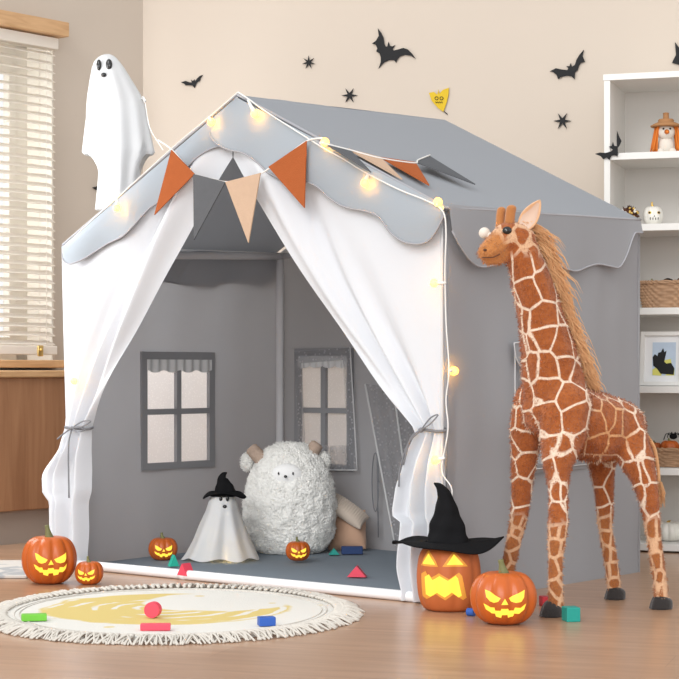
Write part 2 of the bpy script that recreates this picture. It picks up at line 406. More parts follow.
# cabinet under the window
rt = new_empty('low_cabinet', lw(.75, 0, .07), 0, 'low brown wooden cabinet on a recessed grey plinth below the window', 'cabinet')
bm = NB(); add_box(bm, lw(.87, .305, .072), (1.70, .14, .404), wv, wn, bev=.003); obj('body', bm, 'walnut', rt, smooth=False)
bm = NB(); add_box(bm, lw(.87, .518, .078), (1.72, .155, .022), wv, wn, bev=.004); obj('top', bm, 'oak', rt, smooth=False)
bm = NB(); add_box(bm, lw(.87, .051, .058), (1.66, .11, .102), wv, wn); obj('plinth', bm, 'plinth', rt, smooth=False)

# outside: lawn and shrubs seen between the slats
bm = NB(); v = [bm.verts.new(lw(s, -.02, d)) for s, d in ((-3, -.25), (6, -.25), (6, -9), (-3, -9))]; bm.faces.new(v); struct('ground', bm, 'lawn')
for i, (s, d, h, r_) in enumerate(((2.3, -3.1, 1.25, .42), (1.1, -4.6, 1.6, .55))):
    c = lw(s, 0, d)
    rt = new_empty('garden_shrub', c, 0, ('green leafy shrub outside the window, low between the blind slats', 'taller green shrub outside the window, farther from the glass')[i], 'shrub', 'shrubs outside the window')
    bm = NB(); add_tube(bm, [c-Vector((0, 0, .02)), c+Vector((.02, 0, h*.6))], [.03, .015], 8); obj('trunk', bm, 'walnut', rt)
    bm = NB()
    for k in range(1500):
        d_ = Vector((random.gauss(0, 1), random.gauss(0, 1), random.gauss(0, 1))).normalized()*(random.random()**.4)
        p = c+Vector((d_.x*r_, d_.y*r_, h*.62+d_.z*h*.42))
        a = Vector((random.gauss(0, 1), random.gauss(0, 1), random.gauss(0, 1))).normalized(); b = a.orthogonal().normalized()
        q = [bm.verts.new(p+x) for x in (-a*.04, b*.018, a*.04, -b*.018)]; bm.faces.new(q)
    obj('foliage', bm, 'leaf', rt)

# ================================================================== PLAY TENT (own frame: origin front-left foot, x along the front, y into the tent)
W, D = 1.255, .861
TO = Vector((-.730, 5.044, 0)); TA = math.atan2(-.635, .772)
TM = Matrix.Translation(TO) @ Matrix.Rotation(TA, 4, 'Z'); TI = TM.inverted()
def tw(x, y, z): return TM @ Vector((x, y, z))
def tloc(px, py, plane, val):
    """pixel -> tent frame on x=val or y=val"""
    i = 'xy'.index(plane); n = (TM.to_3x3() @ Vector((1, 0, 0) if i == 0 else (0, 1, 0))); P = tw(val, 0, 0) if i == 0 else tw(0, val, 0)
    return TI @ on_plane(px, py, P, n)
tent = new_empty('play_tent', TO, TA, 'grey house-shaped play tent with tied-back white curtains', 'tent')
AH = tloc(238, 95, 'y', -.02).z; 
EFL, EFR, ERR, EBL = .862, .902, .918, .885
def T(name, bm, m, parent=None, smooth=True): return obj(name, bm, m, parent or tent, local=True, smooth=smooth)
def wrinkle(p, a=.004, s=3): return a*(noise.noise(Vector(p)*s)+.4*noise.noise(Vector(p)*s*3))
def brk(lo, hi, n, *extra):
    s = sorted(set([lo+(hi-lo)*i/n for i in range(n+1)]+list(extra))); o = [s[0]]
    for x in s[1:]:
        if x-o[-1] > 1e-4: o.append(x)
        elif x in extra: o[-1] = x
    return o
# window rectangles from the photograph
a = tloc(141, 353, 'x', 0); b = tloc(212, 465, 'x', 0); LW = (a.y, b.y, b.z, a.z)
a = tloc(297, 350, 'y', D); b = tloc(353, 470, 'y', D); BW = (a.x, b.x, b.z, a.z)
a = tloc(520, 346, 'x', W); b = tloc(584, 467, 'x', W); RW = (a.y, b.y, b.z, a.z)
def inwin(w, u, z): return w[0] < u < w[1] and w[2] < z < w[3]
# left wall
bm = NB(); top = lambda y: lerp(EFL, EBL, y/D)
grid(bm, lambda y, z: Vector((wrinkle((0, y, z))+.004*math.sin(y*26)*(z > .01), y, min(z, .98*top(y)) if z < .86 else top(y))), brk(0, D, 40, LW[0], LW[1]), brk(0, .88, 40, LW[2], LW[3]), lambda y, z: inwin(LW, y, z))
T('side_wall', bm, 'grey')
# right wall
bm = NB(); top2 = lambda y: lerp(EFR, ERR, y/D)
def rwall(y, z):
    zz = z*top2(y)/.88
    if RW[2]-.02 < z < RW[3]+.02: zz = z
    e = math.sin(min(1, z/.3)*PI/2)
    return Vector((W+wrinkle((5, y, z), .006)+.006*math.sin(y*11+z*2)*e + .004*nz((y*1.2, z*.3, 3), 9), y, zz))
grid(bm, rwall, brk(0, D, 46, RW[0], RW[1]), brk(0, .88, 44, RW[2], RW[3]), lambda y, z: inwin(RW, y, z))
T('side_wall', bm, 'grey')
# back wall with gable
bm = NB()
def bw(x, z):
    return Vector((x, D+wrinkle((x, 9, z), .004)+.004*math.sin(x*17), z))
grid(bm, bw, brk(0, W, 46, BW[0], BW[1]), brk(0, .885, 44, BW[2], BW[3]), lambda x, z: inwin(BW, x, z))
g = [bm.verts.new(p) for p in (Vector((0, D, .885)), Vector((W, D, .885)), Vector((W/2, D, AH+.02)))]; bm.faces.new(g)
T('back_wall', bm, 'grey')

# window trims, nets
def tent_window(w, fixed, axis, inward, net, lace_drop):
    # P(u,z,d): point on the wall, d towards the tent's inside
    def P(u, z, d=0): return Vector((fixed+inward*d, u, z)) if axis == 'x' else Vector((u, fixed+inward*d, z))
    u0, u1, z0, z1 = w; t = .030; um = (u0+u1)/2; zm = z0+(z1-z0)*.49
    bm = NB()
    def bar(ua, ub, za, zb, th=.008):
        ps = [P(a, c, d) for a in (ua, ub) for c in (za, zb) for d in (-th/2, th)]
        vs = [bm.verts.new(p) for p in ps]
        for f in ((0, 1, 3, 2), (4, 6, 7, 5), (0, 4, 5, 1), (2, 3, 7, 6), (0, 2, 6, 4), (1, 5, 7, 3)): bm.faces.new([vs[q] for q in f])
    bar(u0-.004, u0+t*.6, z0-.004, z1+.004); bar(u1-t*.6, u1+.004, z0-.004, z1+.004)
    bar(u0+t*.6, u1-t*.6, z1-t*.7, z1+.004); bar(u0+t*.6, u1-t*.6, z0-.004, z0+t*.5)
    bar(um-.009, um+.009, z0+t*.5, z1-t*.7); bar(u0+t*.6, um-.009, zm-.008, zm+.008); bar(um+.009, u1-t*.6, zm-.008, zm+.008)
    fr = T('window_frame', bm, 'dark_trim', smooth=False); fr['label'] = 'dark grey window trim with crossed bars'
    bm = NB(); grid(bm, lambda a, c: P(lerp(u0, u1, a), lerp(z0, z1, c), -.004), 2, 2); T('window_net', bm, net, fr)
    if lace_drop:
        bm = NB()   # gathered strip of lace on the top edge
        def f(a, c):
            x = lerp(u0+.012, u1-.012, a); sc_ = .030+.007*abs(math.sin(a*PI*4))
            return P(x, z1-.018-c*sc_, .012+.003*math.sin(a*50))
        grid(bm, f, 60, 4); T('lace_trim', bm, 'pipe_light', fr)
    return P
P = tent_window(LW, 0, 'x', 1, 'net', True)
P = tent_window(BW, D, 'y', -1, 'net', True)
bm = NB()     # long lace curtain hanging over the back window
a0 = tloc(294, 352, 'y', D-.02); a1 = tloc(351, 347, 'y', D-.02); b0 = tloc(300, 470, 'y', D-.02); b1 = tloc(358, 470, 'y', D-.02)
grid(bm, lambda u, v: (a0.lerp(a1, u)).lerp(b0.lerp(b1, u), v)+Vector((0, -.006*math.sin(u*22)*v, 0)), 40, 20, lambda u, v: .12 < u < .86 and .1 < v < .8)
T('lace_curtain', bm, 'lace')
bm = NB(); add_tube(bm, [a1.lerp(b1, t/8)+Vector((0, -.004, 0)) for t in range(9)], .0022, 5); add_tube(bm, [b0.lerp(b1, t/8)+Vector((0, -.006, 0)) for t in range(9)], .002, 5); T('curtain_hem', bm, 'pipe_light')
# door flap at the right end of the back wall: lace with pale hems, and the loop beside it
q = [tloc(x, y, 'y', D-.03) for x, y in ((366, 384), (430, 395), (396, 546), (440, 546))]
bm = NB(); grid(bm, lambda u, v: q[0].lerp(q[1], u).lerp(q[2].lerp(q[3], u), v)+Vector((0, .008*math.sin(u*14), 0)), 40, 12); fl_ = T('door_flap', bm, 'lace')
bm = NB()
for u in (0, .45): add_tube(bm, [q[0].lerp(q[1], u).lerp(q[2].lerp(q[3], u), v/10)+Vector((0, .008*math.sin(u*14)-.004, 0)) for v in range(11)], .003, 5)
T('hem', bm, 'pipe_light', fl_)
bm = NB(); ctr = tloc(376, 482, 'y', D-.02); add_tube(bm, [ctr+Vector((.013*math.cos(k*PI/12), -.003, .085*math.sin(k*PI/12))) for k in range(25)], .0018, 5); add_tube(bm, [ctr+Vector((.006, -.003, .08)), ctr+Vector((.012, -.004, -.16))], .0018, 5); T('tie_loop', bm, 'ribbon')
# side window (outside of right wall)
P = tent_window(RW, W, 'x', 1, 'net_side', False)
bm = NB()
fl = [tloc(x, y, 'x', W+.012) for x, y in ((514, 343), (517, 360), (527, 371), (550, 374), (574, 372), (583, 360), (587, 338))]
pth = smooth_path(fl, 6); add_tube(bm, pth, .0016, 5); add_tube(bm, [fl[0].lerp(fl[-1], k/8) for k in range(9)], .0016, 5)
rf_ = [tloc(x, y, 'x', W+.010) for x, y in ((514, 343), (587, 338))]
T('window_flap_piping', bm, 'pipe_light')
bm = NB(); n = len(pth)
for i in range(n-1):
    t0 = rf_[0].lerp(rf_[1], i/(n-1)); t1 = rf_[0].lerp(rf_[1], (i+1)/(n-1))
    bm.faces.new([bm.verts.new(p) for p in (t0, t1, pth[i+1], pth[i])])
bmesh.ops.remove_doubles(bm, verts=bm.verts, dist=.0005); T('window_flap', bm, 'grey')
bm = NB(); add_tube(bm, [tloc(x, y, 'x', W+.010) for x, y in ((524, 470), (550, 468), (590, 464))], .0013, 5); add_tube(bm, [tloc(515, y, 'x', W+.008) for y in (345, 400, 470)], .0016, 5); T('window_piping', bm, 'pipe_light')

# roof
RA = tloc(238, 95, 'y', -.03); RFR = tloc(444, 207, 'y', -.03); RFL = tloc(63.5, 246, 'y', -.03); YB = D-.006
def roofR(u, v):     # u along ridge, v ridge->eave
    y = lerp(-.03, YB, u)
    a = Vector((lerp(RA.x, W/2, u), y, lerp(RA.z, AH+.030, u))); b = Vector((lerp(RFR.x, W+.006, u), y, lerp(RFR.z, ERR+.006, u)))
    p = a.lerp(b, v); p.z -= .018*math.sin(v*PI)*math.sin(u*PI); p.z += .003*nz((u*2, v*3, 0), 1.5)*math.sin(u*PI); return p
def roofL(u, v):
    y = lerp(-.03, YB, u)
    a = Vector((lerp(RA.x, W/2, u), y, lerp(RA.z, AH+.030, u))); b = Vector((lerp(RFL.x, -.006, u), y, lerp(RFL.z, EBL, u)+.002))
    p = a.lerp(b, v); p.z -= .012*math.sin(v*PI)*math.sin(u*PI); return p
bm = NB(); grid(bm, roofR, 30, 24); grid(bm, roofL, 30, 24); bmesh.ops.remove_doubles(bm, verts=bm.verts, dist=.0008); roof = T('roof', bm, 'grey_roof')
bm = NB(); add_tube(bm, [roofR(0, k/20)+Vector((0, -.002, .001)) for k in range(21)], .004, 6); add_tube(bm, [roofL(0, k/20)+Vector((0, -.002, .001)) for k in range(21)], .004, 6)
add_tube(bm, [roofR(k/20, 1)+Vector((0, 0, -.001)) for k in range(21)], .0035, 6); T('piping', bm, 'pipe_grey', roof)

def strip(name, up, lo, off, m, hem=True):
    """front valance between upper and lower outlines given in pixels"""
    U = smooth_path([tloc(x, y, 'y', off) for x, y in up], 6) if len(up) > 2 else [tloc(x, y, 'y', off) for x, y in up]
    Lo = smooth_path([tloc(x, y, 'y', off) for x, y in lo], 6)
    bm = NB(); n = 90
    def f(u, v):
        p = sample(U, u).lerp(sample(Lo, u), v)
        p.y -= .006*math.sin(v*PI)+.004*v*math.sin(u*19)
        return p
    grid(bm, f, n, 8); o = T(name, bm, m)
    if hem:
        bm = NB(); add_tube(bm, [f(k/n, 1)+Vector((0, -.001, 0)) for k in range(n+1)], .0024, 5); T('piping', bm, 'pipe_grey', o)
    return o
# left part of the gable valance, then the right one lapping over it
strip('front_valance', [(63, 246), (238, 96)], [(63, 248), (64, 259), (70, 264), (82, 260), (95, 251), (108, 243), (124, 236), (136, 224), (149, 208), (165, 196), (181, 176), (197, 158), (212, 148), (226, 146), (238, 150)], -.034, 'grey_front')
strip('front_valance', [(236, 97), (445, 207)], [(210, 132), (211, 137), (218, 144), (230, 150), (243, 153), (256, 162), (268, 173), (286, 180), (306, 182), (318, 187), (329, 198), (344, 207), (365, 211), (380, 217), (391, 232), (402, 241), (415, 244), (427, 241), (436, 230), (445, 214)], -.044, 'grey_front')
# side valances (hang from both eaves, scalloped)
def side_val(fx, topf, pts, name, m, out):
    lo = smooth_path(pts, 6); ys = [p.y for p in lo]
    def low(y):
        for a, b in zip(lo, lo[1:]):
            if a.y <= y <= b.y and b.y > a.y: return lerp(a.z, b.z, (y-a.y)/(b.y-a.y))
        return lo[0].z if y < lo[0].y else lo[-1].z
    def f(u, v):
        y = lerp(-.015, D-.008, u); z = lerp(topf(y), low(y), v)
        return Vector((lerp(fx[0], fx[1], u)+out*(.002+.010*v+.003*math.sin(u*24)*v), y, z))
    bm = NB(); grid(bm, f, 80, 8); o = T(name, bm, m)
    bm = NB(); add_tube(bm, [f(k/80, 1) for k in range(81)], .0024, 5); T('piping', bm, 'pipe_grey', o)
rv = [tloc(x, y, 'x', W+.03) for x, y in ((447, 216), (452, 231), (460, 247), (470, 261), (482, 267), (500, 264), (520, 257), (540, 256), (552, 260), (566, 268), (578, 271), (590, 267), (602, 264), (613, 266), (622, 267), (630, 255), (636, 240), (640, 232))]
side_val((RFR.x, W+.006), lambda y: lerp(EFR, ERR, y/D)+.002, rv, 'side_valance', 'grey', 1)
lv = [tloc(x, y, 'x', -.03) for x, y in ((70, 262), (95, 285), (125, 276), (160, 282), (198, 287), (215, 283), (235, 283), (250, 286), (262, 282), (268, 272), (272, 256))]
side_val((RFL.x+.004, -.004), lambda y: lerp(EFL, EBL, y/D)+.002, lv, 'side_valance', 'grey', -1)

# frame poles in sleeves
def pole(a, b, r=.012, m='sleeve', name='frame_pole'):
    bm = NB(); add_tube(bm, [Vector(a).lerp(Vector(b), k/6) for k in range(7)], r, 12); return T(name, bm, m)
i = .016
pole((i, i, 0), (i, i, EFL-.02)); pole((W-i, i, 0), (W-i, i, EFR-.02)); pole((i, D-i, 0), (i, D-i, EBL-.01)); pole((W-.030, D-.030, 0), (W-.030, D-.030, ERR-.02))
pole((i+.004, i, EFL-.022), (i+.004, D-i, EBL-.010), .011); pole((W-i, i, EFR-.02), (W-i, D-i, ERR-.02), .011)
pole((i, D-i, EBL-.01), (W-i, D-i, .89), .008); pole((W/2, -.01, AH-.02), (W/2, D, AH+.005))
for x, e in ((i, EFL), (W-i, EFR)): pole((x, -.008, e-.015), (W/2, -.008, AH-.02), .008)
# floor mat and front bar
bm = NB(); grid(bm, lambda u, v: Vector((lerp(.02, W-.02, u), lerp(-.005, D-.01, v), .008+.003*nz((u*4, v*3, 1), 1.5))), 50, 40)
grid(bm, lambda u, v: Vector((lerp(.02, W-.02, u), -.005, lerp(.0005, .008, v))), 50, 1); fm = T('floor_mat', bm, 'mat_blue')
bm = NB(); add_tube(bm, [Vector((lerp(.0, W, k/10), -.02, .0125)) for k in range(11)], .0125, 12)
fp = T('front_tube', bm, 'white_tube'); 
bm = NB(); add_tube(bm, [Vector((.44, -.02, .0125)), Vector((.46, -.02, .0125))], .0138, 12); T('joint', bm, 'white_tube', fp)

# curtains
def curtain(tops, ties, hems, yoff, waves, bulge, seed, sag):
    """tops: outer->inner top edge (px), ties: outer->inner at the tie, hems: outer->inner at floor; bulge: list of (t, dx_outer, dx_inner) metres below the tie"""
    tp = [tloc(x, y, 'y', 0) for x, y in tops]; ti = [tloc(x, y, 'y', 0) for x, y in ties]; he = [tloc(x, y, 'y', 0) for x, y in hems]
    def fold(u, amp, w): return amp*(math.sin(u*w*2*PI+seed)+.5*math.sin(u*w*3.3*PI+2*seed))
    def f(u, v):
        if v <= .62:
            t = v/.62; a = sample(tp, u); b = sample(ti, u); p = a.lerp(b, t)
            p.z -= sag*u*math.sin(t*PI)*.0; s = math.sin(t*PI)
            p.x += sag*s*u
            amp = lerp(.004, .012, t**1.5); p.y = yoff+fold(u, amp, lerp(waves*.5, waves, t))*(1 if t < .97 else 1)
            p.y += -.012*math.sin(t*PI)*math.sin(u*PI)
            # long soft fold running to the tie along the inner edge
            p.y -= .020*1.5*math.exp(-((u-.86)/.07)**2)*math.sin(t*PI*.9+.2) - .020*math.exp(-((u-.68)/.06)**2)*math.sin(t*PI*.9+.1)
        else:
            t = (v-.62)/.38; a = sample(ti, u); b = sample(he, u); p = a.lerp(b, t)
            d0 = d1 = 0
            for (t0, o0, i0), (t1, o1, i1) in zip(bulge, bulge[1:]):
                if t0 <= t <= t1:
                    k = (t-t0)/(t1-t0); k = k*k*(3-2*k); d0 = lerp(o0, o1, k); d1 = lerp(i0, i1, k)
            p.x += lerp(d0, d1, u); s = min(1, t*5)
            p.y = yoff+fold(u, lerp(.012, .018, s), waves)-.02*s*math.sin(u*PI)+.008*nz((u*3, t*4, seed), 1)
            p.z = max(p.z, .003)
        return p
    bm = NB(); grid(bm, f, 110, [k/80 for k in range(81)]); return T('curtain', bm, 'white_cloth'), f
cl, fL = curtain([(64, 248), (232, 104), (236, 150)][:2]+[(237, 158)], [(66, 429), (92, 429)], [(50, 562), (86, 562)], -.012, 3.0,
    [(0, 0, 0), (.12, -.005, 0), (.36, -.072, .005), (.46, -.062, .008), (.56, -.02, .0), (.8, -.01, 0), (1, 0, 0)], .6, -.02)
cr, fR = curtain([(445, 212), (242, 104), (238, 158)], [(446, 430), (422, 430)], [(446, 601), (410, 599)], -.012, 2.6,
    [(0, 0, 0), (.18, 0, -.022), (.36, 0, -.040), (.5, 0, -.045), (.54, 0, -.02), (.8, 0, -.022), (1, 0, 0)], 2.1, -.035)
def tie(ctr, w, parent, loops, tails):
    c = tloc(*ctr, 'y', -.012)
    bm = NB(); add_tube(bm, [c+Vector((w*math.cos(k*PI/12), .022*math.sin(k*PI/12), .002*math.sin(k*PI/6))) for k in range(25)], .0035, 6, flat=1)
    k0 = c+Vector((loops[0], -.026, 0)); add_ball(bm, k0, .006, 2)
    for dx, dz in loops[1]:
        pth = smooth_path([k0, k0+Vector((dx*.6, -.004, dz*.6+.007)), k0+Vector((dx, -.002, dz)), k0+Vector((dx*.6, -.006, dz*.6-.007)), k0], 5); add_tube(bm, pth, .0018, 5)
    for tl_ in tails:
        add_tube(bm, smooth_path([k0]+[k0+Vector((x, -.006, z)) for x, z in tl_], 5), .0022, 5)
    o = T('tie_ribbon', bm, 'ribbon', parent); o['label'] = 'thin grey ribbon tied in a bow'
tie((79, 428), .048, cl, (.0, [(.075, .02), (.055, -.002)]), [[(-.006, -.05), (-.004, -.185)], [(-.02, -.012), (-.05, -.03)]])
tie((434, 430), .036, cr, (-.018, [(.05, .035)]), [[(-.03, -.03), (-.055, -.09), (-.058, -.13)], [(-.025, -.02), (-.045, -.08)]])
# white cord edging the front-right corner
bm = NB(); add_tube(bm, [Vector((W+.002, -.014, .01+k*(EFR-.06)/20)) for k in range(21)], .003, 6); T('corner_piping', bm, 'pipe_light')
bm = NB(); add_tube(bm, [tloc(x, y, 'y', -.035) for x, y in ((447, 395), (447, 430), (446, 500))], .002, 5); T('corner_cord', bm, 'ribbon')

# ================================================================== STRING LIGHTS
def fpt(x, y, off=-.058): return TM @ tloc(x, y, 'y', off)
sl = new_empty('string_lights', fpt(238, 94), 0, 'white wire of small glowing globe lights along the tent\'s front edges', 'string lights')
bm = NB()
pl = [(66, 245), (90, 222), (116, 199), (150, 168), (180, 141), (209, 117), (238, 92)]
pr = [(238, 92), (250, 100), (262, 109), (290, 127), (320, 146), (345, 160), (368, 174), (400, 190), (425, 200), (442, 210), (446, 230), (445, 270), (446, 320), (449, 370), (446, 400), (448, 430), (442, 470), (452, 490), (448, 520)]
for ps in (pl, pr): add_tube(bm, smooth_path([fpt(*p) for p in ps], 6), .0017, 6)
obj('wire', bm, 'wire', sl)
bulbs = [(117, 199, 117, 208), (209, 117, 211, 122), (248, 100, 255, 114), (320, 143, 325, 142), (368, 174, 365, 183), (436, 206, 438, 202), (446, 283, 434, 283), (447, 371, 454, 371), (445, 458, 435, 460), (66, 378, 74, 381)]
for k, (x0, y0, x1, y1) in enumerate(bulbs):
    a = fpt(x0, y0); b = fpt(x1, y1, -.064); d = (b-a).normalized() if (b-a).length > .001 else Vector((0, 0, -1))
    if k == 7: b = AT(454, 371, 4.235); a = AT(449, 371, 4.22); d = (b-a).normalized()
    bm = NB(); add_ball(bm, b, .0098, 3); g_ = obj('bulb', bm, 'bulb', sl)
    bm = NB(); add_tube(bm, [a, b-d*.009], [.003, .005], 8); obj('socket', bm, 'wire', sl)
    ld = bpy.data.lights.new('bulb_light', 'POINT'); ld.energy = .15; ld.color = (1, .50, .08); ld.shadow_soft_size = .008
    lo = bpy.data.objects.new('bulb_light', ld); COL.objects.link(lo); lo.location = b

# ================================================================== BUNTING
def flag(bm, p, n, th=.003):
    p = [Vector(q) for q in p]; add_poly(bm, p, n, th)
fn = TM.to_3x3() @ Vector((0, -1, 0))
bt = new_empty('felt_bunting', fpt(238, 180), 0, 'felt pennant bunting hanging across the tent\'s front gable', 'bunting')
bm = NB(); add_tube(bm, smooth_path([fpt(x, y, -.062) for x, y in ((158, 140), (172, 150), (194, 174), (212, 179), (227, 182), (245, 179), (262, 173), (285, 157), (307, 141), (322, 138))], 5), .0022, 6); obj('cord', bm, 'wire', bt)
for m_, tri in (('flag_orange', ((172, 150), (195, 174), (155, 215))), ('flag_grey', ((194, 174), (226, 182), (194.5, 240))), ('flag_beige', ((226, 182), (261, 173), (249, 243))), ('flag_orange', ((269, 167), (307, 141), (305, 208)))):
    bm = NB(); add_poly(bm, [fpt(x, y, -.064) for x, y in tri], fn, .003); o = obj('pennant', bm, m_, bt, smooth=False)
    o['label'] = {'flag_orange': 'rust orange', 'flag_grey': 'dark grey', 'flag_beige': 'beige'}[m_]+' felt pennant'
# roof bunting: lies on the right-hand slope
A_, B_, C_ = roofR(0, 0), roofR(0, 1), roofR(1, 1); rn = (TM.to_3x3() @ (B_-A_).cross(C_-A_)).normalized()
if rn.z < 0: rn = -rn
def rpt(x, y, off=.004): return on_plane(x, y, TM @ A_ + rn*off, rn)
bt = new_empty('felt_bunting', rpt(400, 160), 0, 'felt pennant bunting lying across the tent\'s right roof slope', 'bunting')
for m_, tri in (('flag_grey', ((326, 145), (350, 151), (371, 173))), ('flag_beige', ((347, 149.5), (380, 158), (402, 180))), ('flag_orange', ((380, 158), (415, 163), (429, 186))), ('flag_grey', ((416, 163), (428, 156), (475, 185)))):
    bm = NB(); add_poly(bm, [rpt(x, y, .006) for x, y in tri], rn, .003); o = obj('pennant', bm, m_, bt, smooth=False)
    o['label'] = {'flag_orange': 'rust orange', 'flag_grey': 'dark grey', 'flag_beige': 'beige'}[m_]+' felt pennant'
bm = NB(); add_tube(bm, smooth_path([rpt(x, y, .010) for x, y in ((322, 143), (350, 150), (380, 158), (414, 163), (418, 160), (430, 155))], 5), .002, 6); obj('cord', bm, 'wire', bt)

# ================================================================== GHOSTS
def ghost_mesh(c, prof, depth, folds, seed, hem=None, flare=None, n=96, rows=60):
    """c base centre; prof list of (z, xl, xr) silhouettes left/right of c.x in metres; sheet closed over the top"""
    zs = [p[0] for p in prof]
    def at(z):
        for a, b in zip(prof, prof[1:]):
            if b[0] <= z <= a[0]:
                t = (a[0]-z)/(a[0]-b[0]) if a[0] != b[0] else 0; return lerp(a[1], b[1], t), lerp(a[2], b[2], t)
        return prof[-1][1], prof[-1][2]
    zt = zs[0]
    bm = NB()
    def f(u, v):
        th = 2*PI*u; zb = hem(th) if hem else zs[-1]
        z = lerp(zt, zb, v**1.6); xl, xr = at(z)
        cx, sx = math.cos(th), math.sin(th); r = abs(xr-xl)/2; mid = (xl+xr)/2
        if flare: r += flare(th, z)*1.0
        k = min(1, max(0, (zt-z)/(zt-zs[-1])*1.6)); dd = depth*min(1, abs(xr-xl)/2/depth*.8) if k < .25 else depth
        w = 1+k*folds*(math.sin(th*9+seed+1.5*k)*.6+math.sin(th*5+seed*2)*.5)
        dr = lerp(abs(xr-xl)/2, depth*(.6+.4*k), min(1, k*2))
        # keep the outline, fold the inside
        wx = 1+(w-1)*(1-abs(cx))**.5*.7
        return c+Vector((mid+cx*r*wx, sx*dr*w, z))
    grid(bm, f, n, rows, closed=True)
    bmesh.ops.remove_doubles(bm, verts=bm.verts, dist=.0003)
    return bm, f
def disc_on(bm, c, nrm, rx, rz, th=.002):
    nrm = Vector(nrm).normalized(); X = Vector((0, 0, 1)).cross(nrm).normalized()*-1; Z = nrm.cross(X)*-1
    add_poly(bm, [c+X*rx*math.cos(k*PI/10)+Z*rz*math.sin(k*PI/10) for k in range(20)], nrm, th)
# tall ghost on a stand behind the tent
Yg = 5.55; gc = Vector(((120-CX)*Yg/F, Yg, 0)); s_ = Yg/F
def zz(py, Y): return H+(HY-py)*Y/F
pr_ = []
for py, xl, xr in ((54, 107.4, 107.6), (54.6, 104, 111), (56, 100.5, 114), (58.5, 97, 117), (62, 94.2, 120), (68, 92, 124.5), (76, 90.5, 129.5), (85, 89, 135), (94, 87.5, 140.5), (104, 86.5, 144.5), (118, 86, 147.5), (135, 84, 151), (153, 82, 155), (158, 88, 150), (175, 97, 143), (209, 95, 142)):
    pr_.append((zz(py, Yg), (xl-120)*s_, (xr-120)*s_))
def hemf(th):
    c_ = abs(math.cos(th)); k = min(1, max(0, (c_-.62)/.25)); k = k*k*(3-2*k); return lerp(zz(209, Yg), zz(155, Yg), k)
gh = new_empty('ghost_figure', gc, 0, 'tall white ghost figure without a hat, standing behind the tent\'s left side', 'ghost')
pr2 = [p for p in pr_]
bm, f = ghost_mesh(gc, pr_, .062, .17, 1.0, hemf); obj('sheet', bm, 'ghost', gh)
bm = NB()   # inner drape below the arms
def f2(u, v):
    th = 2*PI*u; z = lerp(zz(120, Yg), zz(210, Yg), v); w = 1+.07*math.sin(7*th+v*1.5)
    return gc+Vector((math.cos(th)*.066*w*(.7+.34*v)-.004, math.sin(th)*.045*w, z))
grid(bm, f2, 72, 20, closed=True); obj('inner_drape', bm, 'ghost', gh)
def face_at(x, y): return AT(x, y, Yg)
bm = NB(); add_ball(bm, AT(98.9, 65, Yg-.045), 1, 3, (.0075, .006, .0165)); obj('eye', bm, 'black_gloss', gh)
bm = NB(); add_ball(bm, AT(109, 64.5, Yg-.047), 1, 3, (.0095, .006, .0165)); obj('eye', bm, 'black_gloss', gh)
bm = NB(); add_ball(bm, AT(103.7, 74.8, Yg-.053), 1, 3, (.0080, .006, .0070)); obj('mouth', bm, 'black_gloss', gh)
bm = NB(); add_tube(bm, [gc+Vector((0, 0, .01)), gc+Vector((0, 0, zz(70, Yg)))], .008, 10); add_lathe(bm, [(.09, 0), (.09, .008), (.012, .016)], gc, 24); o = obj('stand', bm, 'black', gh)
bm = NB(); add_tube(bm, smooth_path([AT(141, 98, Yg-.02), AT(145, 102, Yg-.02), AT(150, 128, Yg-.15), AT(163, 150, Yg-.3)], 6), .0012, 5); add_tube(bm, [AT(143, 97, Yg-.01), AT(145, 101, Yg-.03)], .004, 8); obj('hanging_cord', bm, 'wire', gh)

# small ghost in the tent
Ys = 5.14; gs = Vector(((222-CX)*Ys/F, Ys, .010))
s_ = Ys/F; ps = []
for py, xl, xr in ((491, 223, 224), (492, 217, 229), (495, 212, 233), (500, 209, 236.5), (510, 206, 239), (525, 199, 245), (540, 193, 251), (553, 186, 257), (562, 179, 261), (567, 178, 262)):
    ps.append((zz(py, Ys)-.010, (xl-222)*s_, (xr-222)*s_))
g2 = new_empty('ghost_lamp', gs, 0, 'small white ghost wearing a black pointed hat on the tent\'s floor mat', 'ghost')
bm, f = ghost_mesh(gs, ps, .085, .13, 3.1, lambda th: .002+.006*(1+math.sin(th*6)) if False else .001+.004*(1+math.sin(th*7))); obj('sheet', bm, 'ghost', g2)
bm = NB(); add_ball(bm, AT(220.8, 499, Ys-.042), 1, 3, (.0044, .004, .0078)); obj('eye', bm, 'black_gloss', g2)
bm = NB(); add_ball(bm, AT(227.4, 498.6, Ys-.042), 1, 3, (.0044, .004, .0078)); obj('eye', bm, 'black_gloss', g2)
bm = NB(); add_ball(bm, AT(224.6, 506.5, Ys-.052), 1, 3, (.006, .003, .005)); obj('mouth', bm, 'black_gloss', g2)
ld = bpy.data.lights.new('ghost_lamp_light', 'POINT'); ld.energy = .07; ld.color = (1, .66, .25); ld.shadow_soft_size = .01
lo = bpy.data.objects.new('ghost_lamp_light', ld); COL.objects.link(lo); lo.location = AT(228, 553, Ys-.045)

